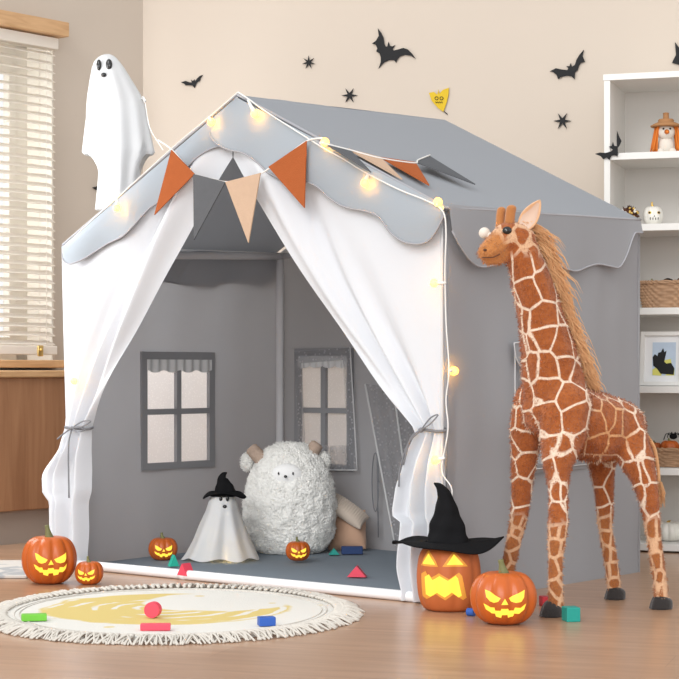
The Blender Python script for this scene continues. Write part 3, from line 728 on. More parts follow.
# ================================================================== WITCH HATS
def witch_hat(name, c, brim_rx, brim_ry, path, radii, seed, label, droop=.3, tilt=0, wav=.07, fd=0, sidey=False):
    """c brim centre; path of cone centres (world offsets), radii"""
    rt = new_empty(name, c, 0, label, 'hat')
    bm = NB(); r0 = radii[0]
    def f(u, v):
        th = 2*PI*u; k = v; w = math.sin(3*th+seed)*.5+math.sin(5*th+seed*1.7)*.35+.4*math.sin(2*th+1)
        rx = lerp(r0, brim_rx, k); ry = lerp(r0, brim_ry, k)
        z = -droop*brim_rx*k**1.6*.5*(abs(math.cos(th))**1.5 if sidey else 1) + w*wav*brim_rx*k**1.5 - fd*brim_rx*k**1.4*max(0, -math.sin(th))**1.5
        z += tilt*math.cos(th)*rx
        return c+Vector((math.cos(th)*rx, math.sin(th)*ry, z))
    grid(bm, f, 72, 12, closed=True)
    b2 = evaluate(bm, [('SOLIDIFY', dict(thickness=.003, offset=0))]); obj('brim', b2, 'black_felt', rt)
    bm = NB(); P_ = smooth_path([c+Vector(p) for p in path], 6); n = len(P_)
    def rad(i):
        t = i/(n-1)*(len(radii)-1); j = min(int(t), len(radii)-2); return lerp(radii[j], radii[j+1], t-j)
    T_, Nn = frames(P_); rings = []
    for i, p in enumerate(P_):
        ring = []
        for k in range(40):
            th = 2*PI*k/40; r = rad(i)*(1+.06*math.sin(3*th+i*.2+seed)+.05*math.sin(5*th-i*.25))
            r *= 1+.035*math.sin(i*.8+.6*math.sin(th+seed))*min(1, i/4)
            if i < 2: ring.append(p+Vector((math.cos(th), math.sin(th), 0))*rad(i)*(1.02))
            else: ring.append(p+Nn[i][0]*math.cos(th)*r+Nn[i][1]*math.sin(th)*r)
        if i >= 1:   # keep ring order aligned
            pr = rings[-1]; best = min(range(40), key=lambda s: sum((ring[(k+s) % 40]-pr[k].co).length for k in range(0, 40, 8)))
            alt = ring[::-1]; b2_ = min(range(40), key=lambda s: sum((alt[(k+s) % 40]-pr[k].co).length for k in range(0, 40, 8)))
            e1 = sum((ring[(k+best) % 40]-pr[k].co).length for k in range(0, 40, 8)); e2 = sum((alt[(k+b2_) % 40]-pr[k].co).length for k in range(0, 40, 8))
            ring = [ring[(k+best) % 40] for k in range(40)] if e1 <= e2 else [alt[(k+b2_) % 40] for k in range(40)]
        rings.append([bm.verts.new(q) for q in ring])
    for a, b in zip(rings, rings[1:]):
        for k in range(40): bm.faces.new((a[k], a[(k+1) % 40], b[(k+1) % 40], b[k]))
    bm.faces.new(rings[-1]); obj('crown', bm, 'black_felt', rt)
    return rt
k = Ys/F
def hp(c, Y, pts): return [tuple(AT(x, y, Y)-c) for x, y in pts]
hc = AT(224.5, 491.8, Ys)
witch_hat('witch_hat', hc, 21.5*k, 19*k, hp(hc, Ys, ((224.5, 496), (224.5, 490), (223.5, 484), (222.5, 478), (224, 474.5), (227, 472.5))), [.040, .029, .020, .012, .007, .0015], .4, 'small black pointed hat worn by the ghost in the tent', droop=.60, wav=.05, sidey=True)

# ================================================================== PUMPKINS
FACE_L = [(-.56, .30), (-.12, .07), (-.19, -.03), (-.32, -.07), (-.46, -.04), (-.54, .08)]
NOSE = [(0, .06), (.10, -.12), (-.10, -.12)]
MOUTH = [(-.60, -.10), (-.44, -.22), (-.30, -.21), (-.27, -.30), (-.12, -.30), (-.10, -.24), (.10, -.24), (.12, -.30), (.27, -.30), (.30, -.21), (.44, -.22), (.60, -.10), (.54, -.28), (.40, -.40), (.28, -.39), (.25, -.48), (.10, -.52), (.08, -.43), (-.08, -.43), (-.10, -.52), (-.25, -.48), (-.28, -.39), (-.40, -.40), (-.54, -.28)]
def pumpkin(c, Rr, Hh, yaw, label, ribs=10, face='evil', light=.0, group='jack-o\'-lantern pumpkins', m='pumpkin', boxy=.78, stem=True, name='jack_o_lantern', cat='pumpkin', dark=None, stemh=1, rib=.095, glow='glow'):
    c = Vector(c); rt = new_empty(name, c, 0, label, cat, {'jack_o_lantern': 'glowing jack-o\'-lanterns', 'mini_pumpkin': 'mini pumpkins in the baskets'}.get(name))
    def surf(th, ph, off=0):
        cp = max(0, math.cos(ph)); r = Rr*cp**boxy*(1-rib*abs(math.cos(ribs*th/2))**5*min(1, cp*1.4)*1.0)
        z = Hh/2*math.sin(ph)
        if ph > .6: z -= Hh*.10*((ph-.6)/(PI/2-.6))**2
        if ph < -.9: z += Hh*.05*((-.9-ph)/(PI/2-.9))**2
        return c+Vector((math.cos(th)*(r+off), math.sin(th)*(r+off), z+Hh/2))
    bm = NB(); grid(bm, lambda u, v: surf(2*PI*u, -PI/2+PI*v), 120, 40, closed=True); bmesh.ops.remove_doubles(bm, verts=bm.verts, dist=Rr*.004)
    zmin = min(v.co.z for v in bm.verts); bmesh.ops.translate(bm, vec=(0, 0, c.z-zmin), verts=bm.verts); dz = c.z-zmin
    obj('body', bm, m, rt)
    def onface(u, v, off):
        z = v*Rr+Hh*.0; s = max(-1, min(1, z/(Hh/2))); ph = math.asin(s); rr = Rr*max(.05, math.cos(ph))**boxy*.97
        a = math.asin(max(-.99, min(.99, u*Rr/rr))); th = yaw+a
        p = surf(th, ph, off); p.z += dz
        return p
    def patch(nm, poly, off, mm, grow=1, par=None):
        cx = sum(p[0] for p in poly)/len(poly); cy = sum(p[1] for p in poly)/len(poly)
        poly = [((x-cx)*grow+cx, (y-cy)*grow+cy) for x, y in poly]
        b = NB(); vs = [b.verts.new((x, y, 0)) for x, y in poly]
        for t in tessellate_polygon([[Vector((x, y, 0)) for x, y in poly]]): b.faces.new([vs[i] for i in t])
        for _ in range(4):
            es = [e for e in b.edges if e.calc_length() > .07]
            if not es: break
            bmesh.ops.subdivide_edges(b, edges=es, cuts=1); bmesh.ops.triangulate(b, faces=b.faces)
        for v in b.verts: v.co = onface(v.co.x, v.co.y, off)
        return obj(nm, b, mm, par or rt)
    e = Rr*.012
    if face == 'evil':
        for poly in (FACE_L, [(-x, y) for x, y in FACE_L]): patch('eye', poly, e, glow); 
        patch('nose', NOSE, e, glow); patch('mouth', MOUTH, e, glow)
    elif face == 'tri':
        for sx in (-1, 1):
            pts = [(sx*(.60 if sx < 0 else .10+.02), 0)]
        rim = [[(-.60, .84), (-.40, .44), (-.82, .44)], [(.14, .84), (.46, .45), (-.12, .45)]]
        for t in rim: patch('eye_rim', t, e*.6, 'carve_lit', 1.30); patch('eye', t, e*1.4, glow, .84)
        mo = [(x, y+.24) for x, y in [(-.80, -.12), (-.66, -.02), (-.56, -.22), (-.30, -.06), (-.02, -.22), (.26, -.04), (.34, -.14), (.46, -.76), (.36, -.82), (.12, -.64), (-.12, -.82), (-.40, -.66), (-.62, -.82), (-.76, -.74)]]
        patch('mouth_rim', mo, e*.6, 'carve_lit', 1.08); patch('mouth', mo, e*1.4, glow, .86)
    elif face == 'skull':
        for sx in (-1, 1): patch('eye_rim', [(sx*.42+.17*math.cos(k*PI/8), .26+.15*math.sin(k*PI/8)) for k in range(16)], e, 'gold'); patch('eye', [(sx*.42+.10*math.cos(k*PI/8), .26+.09*math.sin(k*PI/8)) for k in range(16)], e*2, 'black')
        patch('nose', [(0, .02), (.07, -.14), (-.07, -.14)], e, 'black')
        for q in (-.38, -.14, .12, .36): patch('tooth_mark', [(q-.045, -.25-abs(q)*-.1), (q+.045, -.25-abs(q)*-.1), (q+.03, -.46), (q-.03, -.46)], e, 'black')
    if stem:
        top = c+Vector((0, 0, Hh*.86)); sh = Hh*.22*stemh
        bm = NB(); pt = smooth_path([top, top+Vector((-.003, 0, sh*.55)), top+Vector((-Rr*.09, 0, sh*1.15))], 5); n = len(pt)
        add_tube(bm, pt, [Rr*lerp(.17, .085, min(1, i/(n*.6))) for i in range(n)], 10); st = obj('stem', bm, 'gold' if m == 'ceramic' else 'stem', rt)
    return rt
GRP = None
p = G(45.5, 586); p.y += .06; pumpkin(p, .0685, .130, -PI/2+.22, 'large glowing orange pumpkin left of the tent, beside the left curtain')
p = G(87, 586); p.y += .04; pumpkin(p, .0355, .062, -PI/2-.12, 'small glowing orange pumpkin between the large one and the tent\'s front tube', boxy=.7)
p = G(163, 559); p.y -= .10; p.z = .010; pumpkin(AT(163, 560, p.y), .0405, .068, -PI/2+.15, 'small glowing orange pumpkin on the tent mat near the left window')
pumpkin(AT(298, 560.5, 5.10), .0345, .058, -PI/2+.1, 'small glowing orange pumpkin in front of the white woolly plush')
p = G(506, 627); p.y += .055; P1 = p.copy(); pumpkin(p, .0705, .120, -PI/2-.05, 'glowing ribbed orange pumpkin in front of the giraffe\'s front legs', ribs=9, rib=.10)
p = G(449, 612); p.y += .06; P2 = p.copy(); p.y = 4.15; p.x = (449-CX)*4.15/F
pumpkin(p, .0715, .155, -PI/2-.05, 'tall rust orange pumpkin lantern with triangle eyes under the black hat', ribs=9, face='tri', m='pumpkin_dull', boxy=.34, stem=False, rib=.05)
# cap seat of the hat
k = 4.15/F
hc = AT(448, 542, 4.15)
witch_hat('witch_hat', hc, 56*k, 40*k, hp(hc, 4.15, ((448, 545), (447.5, 532), (447, 519), (446, 506), (444, 495), (439.5, 487), (434, 483))), [.049, .041, .033, .023, .0145, .009, .0015], 1.9, 'large black pointed hat with a wavy brim on the tall pumpkin lantern', droop=-.03, tilt=.01, wav=.085, fd=.09)

# ================================================================== WOOLLY PLUSH
def tufts(bm, pts, length, width, jit):
    for p, n in pts:
        d = (n+Vector((random.gauss(0, jit), random.gauss(0, jit), random.gauss(0, jit)))).normalized()
        a = d.orthogonal().normalized(); b = d.cross(a); l = length*random.uniform(.6, 1.3); q = [bm.verts.new(p-d*width*.3+(a*math.cos(t)+b*math.sin(t))*width) for t in (0, 2.09, 4.19)]
        mid = [bm.verts.new(p+d*l*.6+(a*math.cos(t)+b*math.sin(t))*width*.8) for t in (.4, 2.5, 4.6)]
        tip = bm.verts.new(p+d*l+a*width)
        for k in range(3):
            bm.faces.new((q[k], q[(k+1) % 3], mid[(k+1) % 3], mid[k])); bm.faces.new((mid[k], mid[(k+1) % 3], tip))
Yp = 5.36; sp = Vector(((290-CX)*Yp/F, Yp, .008))
rt = new_empty('woolly_plush', sp, 0, 'round white woolly plush creature with two brown horns, sitting in the tent', 'plush toy')
def plush(u, v, j=0):
    th = 2*PI*u; ph = -PI/2+PI*v; cz = math.cos(ph); z = (math.sin(ph)+1)/2
    w = lerp(.150, .100, z**1.1); r = w*max(0, cz)**.72
    r = .136*max(0, cz)**lerp(.34, .66, min(1, z*1.6))*(1-.24*z*z)
    return sp+Vector((math.cos(th)*r, math.sin(th)*r*.82, z*.312))
bm = NB(); grid(bm, lambda u, v: plush(u, v)*1.0, 340, 240, closed=True); bmesh.ops.remove_doubles(bm, verts=bm.verts, dist=.0002); bm.normal_update(); bmesh.ops.recalc_face_normals(bm, faces=bm.faces)
mv = []
for v in bm.verts:
    p = v.co+Vector((0, 0, .1)); q = Vector((noise.noise(p*60), noise.noise(p*60+Vector((7, 0, 0))), noise.noise(p*60+Vector((0, 9, 0)))))*.010
    mv.append(v.normal*(.006*noise.noise(p*40)+.0045*(1-2*abs(noise.noise((p+q)*130)))+.0015*noise.noise(p*320)))
for v, d in zip(bm.verts, mv): v.co += d
pts = []
fs = list(bm.faces)
areas = [f.calc_area() for f in fs]
for f in random.choices(fs, areas, k=13000):
    a, b = f.verts[0].co, f.verts[1].co; c = f.verts[2].co; s, t = random.random(), random.random()
    p = f.calc_center_median().lerp(f.verts[random.randrange(len(f.verts))].co, random.random()); 
    fx = (p.x-(AT(287, 475, Yp).x))/.040; fz = (p.z-AT(287, 475, Yp).z)/.026
    if p.y < Yp and fx*fx+fz*fz < 1: continue
    if p.z < .02: continue
    pts.append((p, f.normal.copy()))
tufts(bm, pts, .0055, .0007, .75); obj('body', bm, 'sherpa', rt)
bm = NB(); fc = AT(287, 474.5, Yp-.083); add_ball(bm, fc+Vector((0, .004, 0)), 1, 3, (.045, .022, .031)); obj('face', bm, 'plush_face', rt)
bm = NB(); add_ball(bm, AT(278.5, 473.5, Yp-.101), 1, 2, (.0024, .0024, .0046)); obj('eye', bm, 'black_gloss', rt)
bm = NB(); add_ball(bm, AT(293, 473.5, Yp-.101), 1, 2, (.0024, .0024, .0046)); obj('eye', bm, 'black_gloss', rt)
bm = NB(); add_ball(bm, AT(285.5, 476.5, Yp-.107), 1, 2, (.005, .003, .004)); obj('nose', bm, 'black_gloss', rt)
for sx, x0, y0, x1, y1 in ((-1, 264, 462, 250, 447), (1, 309, 456, 318, 443)):
    bm = NB(); a = AT(x0, y0, Yp-.01); b = AT(x1, y1, Yp-.01); pt = [a.lerp(b, k/10) for k in range(11)]
    add_tube(bm, pt, [.021*(1-.15*k/10)+(.0012 if k % 2 else 0) for k in range(10)]+[.012], 16); o = obj('horn', bm, 'horn', rt)
    bm = NB(); e = AT(x1+(-3 if sx < 0 else 6), y1+(15 if sx < 0 else 18), Yp); add_ball(bm, e, .024, 3, (.75, .5, 1.05)); bm.normal_update()
    pp = [(v.co.copy(), v.normal.copy()) for v in bm.verts]*1; tufts(bm, pp*4, .005, .0015, .6); obj('ear', bm, 'sherpa', rt)
# cushions beside it
def cushion(name, c, sx, sy, sz, rot, m, label, ridges=0):
    bm = NB(); Rm = rot.to_matrix()
    def f(u, v):
        x = u*2-1; y = v*2-1; return x, y
    for sgn in (1, -1):
        def g(u, v):
            x, y = u*2-1, v*2-1; h = max(0, (1-abs(x)**2.6))**.5*max(0, (1-abs(y)**2.6))**.5
            px_ = x*(1-.08*(1-abs(y))*abs(x)); rr = .03*math.sin(x*ridges*PI) if ridges else 0
            return Vector(c)+Rm @ Vector((px_*sx/2, y*sy/2*(1-.08*(1-abs(x))*abs(y)), sgn*h*sz/2*(1+rr*2)))
        grid(bm, g, 60, 30)
    bmesh.ops.remove_doubles(bm, verts=bm.verts, dist=.0006); o = obj(name, bm, m); tag(o, label, 'cushion'); return o
from mathutils import Euler
cushion('cushion', AT(347, 531.5, 5.42), .125, .115, .075, Euler((R(78), R(-8), R(-30))), 'tan', 'smooth tan cushion right of the woolly plush')
cushion('cushion', AT(347.5, 511, 5.39), .125, .075, .042, Euler((R(28), R(35), R(-8))), 'cord', 'beige corduroy cushion lying over the tan one', 16)

# ================================================================== TOY BLOCKS
def block(c, s, yaw, m, label, kind='toy_block', shape='box'):
    c = Vector(c); X = Vector((math.cos(yaw), math.sin(yaw), 0)); Y = Vector((-X.y, X.x, 0)); bm = NB()
    if shape == 'box': add_box(bm, c+Vector((0, 0, s[2]/2)), s, X, Y, bev=.0015)
    elif shape == 'prism':
        a = c-X*s[0]/2-Y*s[1]/2; add_poly(bm, [a, a+X*s[0], a+X*s[0]/2+Vector((0, 0, s[2]))], Y, s[1])
    elif shape == 'disc':
        r = s[0]/2; cc = c+Vector((0, 0, r)); add_tube(bm, [cc-Y*s[1]/2, cc+Y*s[1]/2], r, 32)
    o = obj(kind, bm, m, smooth=False); tag(o, label, 'toy block', 'scattered toy blocks'); return o
RZ = .009
def gz(px, py, z):
    Y = F*(H-z)/(py-HY); return Vector(((px-CX)*Y/F, Y, z))
block(gz(34, 620.5, RZ), (.052, .024, .014), R(12), 'green', 'flat green toy block on the round rug')
block(gz(155.5, 630, RZ), (.060, .022, .013), R(2), 'pink', 'flat pink bar-shaped toy block on the round rug')
block(gz(153, 617.5, RZ), (.033, .020, .033), R(-14), 'pink', 'round coral red toy disc standing on the round rug', shape='disc')
block(gz(266.5, 625.5, RZ), (.034, .026, .018), R(14), 'blue', 'blue toy block at the right of the round rug')
block(gz(571, 621, 0), (.030, .036, .030), R(12), 'teal', 'teal toy block beside the giraffe\'s front hoof')
block(gz(545, 606, 0), (.020, .03, .022), R(10), 'dark_red', 'dark red toy block behind the giraffe\'s front hoof')
block(gz(471, 616, 0), (.017, .016, .017), R(60), 'blue', 'small blue round block between the two large pumpkin lanterns', shape='disc')
block(gz(357, 576.5, .012), (.048, .03, .028), R(-6), 'pink', 'pink triangular block alone on the mat in the tent', shape='prism')
block(gz(186, 575, .012), (.034, .03, .030), R(-40), 'pink', 'pink triangular block on the mat left of the small ghost', shape='prism')
block(gz(173.5, 566, .012), (.026, .02, .030), R(24), 'mint', 'mint green triangular block beside the left pumpkin in the tent', shape='prism')
block(gz(352, 554, .012), (.060, .022, .022), R(2), 'navy', 'navy blue bar block in front of the tan cushion')
block(gz(334, 554.5, .012), (.030, .022, .018), R(4), 'teal', 'teal triangular block beside the navy bar in the tent', shape='prism')

# ================================================================== RUGS
def rug_mat():
    m = bpy.data.materials.new('moon_rug'); m.use_nodes = True
    nt = m.node_tree; N = nt.nodes; L = nt.links; b = N['Principled BSDF']
    tc = N.new('ShaderNodeTexCoord')
    n0 = N.new('ShaderNodeTexNoise'); n0.inputs['Scale'].default_value = 9; L.new(tc.outputs['Object'], n0.inputs['Vector'])
    wob = N.new('ShaderNodeVectorMath'); wob.operation = 'MULTIPLY_ADD'; wob.inputs[1].default_value = (.05, .05, 0); L.new(n0.outputs['Color'], wob.inputs[0]); L.new(tc.outputs['Object'], wob.inputs[2])
    def circ(cx, cy, r, e=.006):
        d = N.new('ShaderNodeVectorMath'); d.operation = 'DISTANCE'; d.inputs[1].default_value = (cx+.025, cy+.025, .006)
        L.new(wob.outputs[0], d.inputs[0]); q = N.new('ShaderNodeMapRange'); q.inputs['From Min'].default_value = r+e; q.inputs['From Max'].default_value = r-e
        L.new(d.outputs['Value'], q.inputs['Value']); return q.outputs[0], d.outputs['Value']
    o, do = circ(-.016+.0, .035, .268); i, di = circ(.089, .145, .165)
    def mth(op, a, c): 
        x = N.new('ShaderNodeMath'); x.operation = op
        for k, q in enumerate((a, c)):
            if isinstance(q, (int, float)): x.inputs[k].default_value = q
            else: L.new(q, x.inputs[k])
        return x.outputs[0]
    moon = mth('MULTIPLY', o, mth('SUBTRACT', 1, i))
    st = mth('SINE', mth('MULTIPLY', do, 130), 0); stm = N.new('ShaderNodeMapRange'); stm.inputs['From Min'].default_value = .5; stm.inputs['From Max'].default_value = .8; L.new(st, stm.inputs['Value'])
    n1 = N.new('ShaderNodeTexNoise'); n1.inputs['Scale'].default_value = 7; L.new(tc.outputs['Object'], n1.inputs['Vector'])
    gate = N.new('ShaderNodeMapRange'); gate.inputs['From Min'].default_value = .5; gate.inputs['From Max'].default_value = .56; L.new(n1.outputs['Fac'], gate.inputs['Value'])
    moon = mth('MULTIPLY', moon, mth('SUBTRACT', 1, mth('MULTIPLY', stm.outputs[0], gate.outputs[0])))
    v = N.new('ShaderNodeTexVoronoi'); v.inputs['Scale'].default_value = 9; L.new(tc.outputs['Object'], v.inputs['Vector'])
    dots = N.new('ShaderNodeMapRange'); dots.inputs['From Min'].default_value = .13; dots.inputs['From Max'].default_value = .10; L.new(v.outputs['Distance'], dots.inputs['Value'])
    allm = mth('MAXIMUM', moon, mth('MULTIPLY', dots.outputs[0], .8))
    mx = N.new('ShaderNodeMix'); mx.data_type = 'RGBA'; mx.inputs['A'].default_value = (.72, .70, .65, 1); mx.inputs['B'].default_value = (.66, .52, .20, 1)
    L.new(allm, mx.inputs['Factor']); L.new(mx.outputs['Result'], b.inputs['Base Color']); b.inputs['Roughness'].default_value = .95; b.inputs['Specular IOR Level'].default_value = .1
    n3 = N.new('ShaderNodeTexNoise'); n3.inputs['Scale'].default_value = 240; L.new(tc.outputs['Object'], n3.inputs['Vector'])
    bp = N.new('ShaderNodeBump'); bp.inputs['Strength'].default_value = .5; bp.inputs['Distance'].default_value = .003; L.new(n3.outputs['Fac'], bp.inputs['Height']); L.new(bp.outputs[0], b.inputs['Normal'])
    return m
rc = Vector((-.364, 4.075, 0)); RX, RY = .362, .42
rt = new_empty('round_rug', rc, 0, 'round cream rug with a yellow crescent moon and knotted fringe', 'rug')
bm = NB()
def rg(u, v):
    th = 2*PI*u; w = 1+.008*math.sin(5*th+1); return rc+Vector((math.cos(th)*RX*v*w, math.sin(th)*RY*v*w, .008+.001*nz((math.cos(th)*v*3, math.sin(th)*v*3, 0), 1)))
grid(bm, rg, 120, 20, closed=True); grid(bm, lambda u, v: rg(u, 1)-Vector((0, 0, .0075*v)), 120, 1, closed=True); bmesh.ops.remove_doubles(bm, verts=bm.verts, dist=.0004)
obj('pile', bm, rug_mat(), rt)
M['fringe'] = mat('rug_fringe', (.62, .58, .52), .95, var=.12, vscale=40)
bm = NB()
for k in range(150):
    th = 2*PI*(k+random.uniform(-.2, .2))/150; e = rc+Vector((math.cos(th)*RX*.985, math.sin(th)*RY*.985, .011)); d = Vector((math.cos(th), math.sin(th), 0))
    for q in range(5):
        a = random.uniform(-.7, .7); dd = Matrix.Rotation(a, 3, 'Z') @ d; l = random.uniform(.028, .046); side = d.cross(Vector((0, 0, 1)))*random.uniform(-.004, .004)
        pt = smooth_path([e-d*.004, e+d*.012+side+Vector((0, 0, .003)), e+d*.018+dd*(l*.4)+Vector((0, 0, random.uniform(-.004, .004))), e+d*.018+dd*l+Vector((0, 0, -.009))], 3)
        add_tube(bm, pt, [.0036, .0034, .003]+[.0022]*(len(pt)-3), 5)
    add_ball(bm, e+d*.016+Vector((0, 0, .001)), .0065, 1)
obj('fringe', bm, 'fringe', rt)
bm = NB()
for rr_ in (.90, .93): add_tube(bm, [rc+Vector((math.cos(2*PI*k/90)*RX*rr_, math.sin(2*PI*k/90)*RY*rr_, .0088)) for k in range(91)], .0011, 4)
obj('border_stitch', bm, 'fringe', rt)
# second rug, left edge of picture
def rug2_mat():
    m = mat('grey_pattern_rug', (.52, .50, .47), .95); N = m.node_tree.nodes; L = m.node_tree.links; b = N['Principled BSDF']
    tc = N.new('ShaderNodeTexCoord'); w = N.new('ShaderNodeTexNoise'); w.inputs['Scale'].default_value = 9; w.inputs['Detail'].default_value = 1; w.inputs['Distortion'].default_value = 1.5; L.new(tc.outputs['Object'], w.inputs['Vector'])
    r = N.new('ShaderNodeMapRange'); r.inputs['From Min'].default_value = .54; r.inputs['From Max'].default_value = .60; L.new(w.outputs['Fac'], r.inputs['Value'])
    mx = N.new('ShaderNodeMix'); mx.data_type = 'RGBA'; mx.inputs['A'].default_value = (.56, .53, .49, 1); mx.inputs['B'].default_value = (.36, .365, .37, 1); L.new(r.outputs[0], mx.inputs['Factor']); L.new(mx.outputs['Result'], b.inputs['Base Color']); return m
bm = NB(); c2 = Vector((-1.045, 4.96, .004)); add_box(bm, c2, (.50, .40, .006), bev=.001); o = obj('flat_rug', bm, rug2_mat(), smooth=False); tag(o, 'pale rug with grey marks on the floor by the cabinet', 'rug')

# ================================================================== GIRAFFE
gb = Vector((.545, 4.19, 0))
gir = new_empty('giraffe_plush', gb, 0, 'tall standing plush giraffe beside the tent\'s right wall', 'plush toy')
mz_ = AT(486, 252, 4.04) - gb; GIR_MUZ = (mz_.x, mz_.y, mz_.z)
M['giraffe'] = giraffe_mat()
bm = NB()
def chain(pts, step=.35, dsc=1.0):
    """pts: (px, py, Y, r_px, depth factor)"""
    for (a, b) in zip(pts, pts[1:]):
        A = AT(a[0], a[1], a[2]); B = AT(b[0], b[1], b[2]); ra = a[3]*a[2]/F; rb = b[3]*b[2]/F
        n = max(2, int((B-A).length/(min(ra, rb)*step))+1)
        for k in range(n+1):
            t = k/n; r = lerp(ra, rb, t); d = lerp(a[4] if len(a) > 4 else 1, b[4] if len(b) > 4 else 1, t)
            add_ball(bm, A.lerp(B, t), r, 2, (1, d, 1))
# trunk
chain([(552, 408, 4.13, 32, 1.0), (572, 418, 4.15, 35, 1.05), (595, 427, 4.19, 36.5, 1.05), (611, 429, 4.23, 32.5, 1.05), (620, 427, 4.25, 27, 1.0)])
# neck
chain([(556, 402, 4.13, 34, .95), (552, 375, 4.12, 32, .9), (548, 350, 4.11, 28), (542, 322, 4.10, 24), (535, 295, 4.09, 22), (528.5, 272, 4.08, 20), (523, 254, 4.07, 18), (519, 243, 4.07, 17)])
# head
chain([(519, 240, 4.07, 17.5, 1.0), (508, 236, 4.06, 15, 1.0), (498, 243, 4.05, 12.5, 1.0), (489, 250, 4.04, 10.0, 1.05), (487, 252, 4.04, 10, 1.0)])
chain([(512, 251, 4.06, 10, .9), (498, 257, 4.05, 7.5, .9), (489, 260, 4.04, 5.5, .9)])
# near front leg
chain([(566, 405, 4.085, 27, .85), (563, 432, 4.07, 25, .8), (558, 458, 4.055, 17), (558, 475, 4.05, 12), (558.5, 500, 4.04, 10), (558, 522, 4.035, 10.7), (557, 534, 4.03, 10), (556, 555, 4.03, 8.2), (555, 580, 4.03, 7.6), (556, 602, 4.03, 8.2), (555, 608, 4.03, 8.2)])
# far front leg
chain([(536, 402, 4.16, 23, .9), (527, 425, 4.18, 18), (525, 450, 4.195, 15), (523, 474, 4.20, 12.2), (521, 500, 4.21, 10), (518, 520, 4.22, 9.5), (514, 540, 4.23, 8), (509, 562, 4.24, 7.3), (505, 590, 4.25, 7.2), (505, 596, 4.25, 7.5)])
# far hind leg
chain([(606, 425, 4.29, 24, .9), (602, 450, 4.31, 17), (602, 470, 4.325, 13), (604, 492, 4.33, 10), (605, 512, 4.335, 9.2), (605, 528, 4.335, 7.2), (609, 550, 4.335, 7.6), (612, 570, 4.335, 7.2), (614, 586, 4.335, 7.6)])
# near hind leg
chain([(617, 424, 4.20, 26, .85), (626, 438, 4.19, 22.5, .85), (636, 457, 4.175, 18), (644, 478, 4.17, 13.5), (649, 500, 4.165, 10), (652, 520, 4.165, 8.8), (654, 538, 4.16, 7.7), (657, 560, 4.16, 7.6), (660, 580, 4.16, 7.2), (661, 598, 4.16, 7.8)])
bm = evaluate(bm, [('REMESH', dict(mode='VOXEL', voxel_size=.0042, use_smooth_shade=True)), ('SMOOTH', dict(factor=.6, iterations=6))])
for v in bm.verts: v.co += Vector((nz(v.co, 40), nz(v.co+Vector((3, 0, 0)), 40), nz(v.co+Vector((0, 5, 0)), 40)))*.0015
bm.normal_update(); fs = list(bm.faces); ar = [f.calc_area() for f in fs]; hairs = []
for f in random.choices(fs, ar, k=42000):
    hairs.append((f.calc_center_median()+Vector((random.uniform(-.002, .002),)*3), f.normal.copy()))
for p, n in hairs:     # short pile, combed downwards
    d = (n*.75+Vector((random.gauss(0, .3), random.gauss(0, .3), -.55+random.gauss(0, .25)))).normalized(); a = d.cross(n)
    a = (a.normalized() if a.length > .05 else d.orthogonal())*.0011; q = p-n*.0012
    bm.faces.new([bm.verts.new(x) for x in (q-a, q+a, q+d*random.uniform(.004, .0085))])
obj('body', bm, M['giraffe'], gir)
# mouth line and nostril
bm = NB(); add_tube(bm, smooth_path([AT(482.5, 257.5, 4.035-.012), AT(488, 257.5, 4.035-.024), AT(494, 257, 4.04-.026), AT(500, 254, 4.045-.027)], 4), .0011, 5); obj('mouth_line', bm, 'brown_dark', gir)
bm = NB(); add_ball(bm, AT(485, 250, 4.04-.0205), 1, 2, (.004, .002, .003)); obj('nostril', bm, 'brown_dark', gir)
bm = NB(); add_ball(bm, AT(507, 230.5, 4.06-.029), 1, 3, (.0105, .007, .0088)); o = obj('eye', bm, 'black_gloss', gir)
bm = NB(); add_ball(bm, AT(484.5, 233, 4.09), .0125, 3); add_tube(bm, [AT(486, 234, 4.09), AT(494, 238, 4.08)], .008, 10); o = obj('eye', bm, 'cream', gir); o['label'] = 'white far eye patch'
for pts, rr in (([(500, 228, 4.07), (500.5, 216, 4.072), (501.5, 210, 4.073)], [.0100, .0088, .0095]), ([(509, 226, 4.055), (510.5, 213, 4.053), (511.5, 208.5, 4.052)], [.0110, .0098, .0108])):
    bm = NB(); pp = smooth_path([AT(*p) for p in pts], 4); n = len(pp); add_tube(bm, pp, [lerp(rr[0], rr[2], i/(n-1)) for i in range(n)], 14); add_ball(bm, pp[-1], rr[2], 3, (1, 1, .75)); obj('ossicone', bm, 'horn_plush', gir)
# ears: cupped leaf
def ear(a, b, w, nrm, mat_, inner):
    bm = NB(); ax = (b-a); L_ = ax.length; ax.normalize(); s = ax.cross(nrm).normalized(); n2 = s.cross(ax)
    def f(u, v):
        t = v; x = (u-.5)*2; ww = w*math.sin(PI*min(1, .12+.88*t)**.85)**.8
        return a+ax*L_*t+s*x*ww+n2*(-.010*(1-x*x))*math.sin(PI*t)*1.3
    grid(bm, f, 16, 16); b2 = evaluate(bm, [('SOLIDIFY', dict(thickness=.0035, offset=0))]); e_ = obj('ear', b2, mat_, gir)
    bm = NB(); grid(bm, lambda u, v: f(.5+(u-.5)*.8, .06+v*.84)+n2*.0025, 12, 12); obj('ear_lining', bm, inner, e_)
ear(AT(522, 229, 4.055), AT(540, 200, 4.05), .0195, Vector((-.35, -1, .1)).normalized(), 'ear_out', 'ear_in')
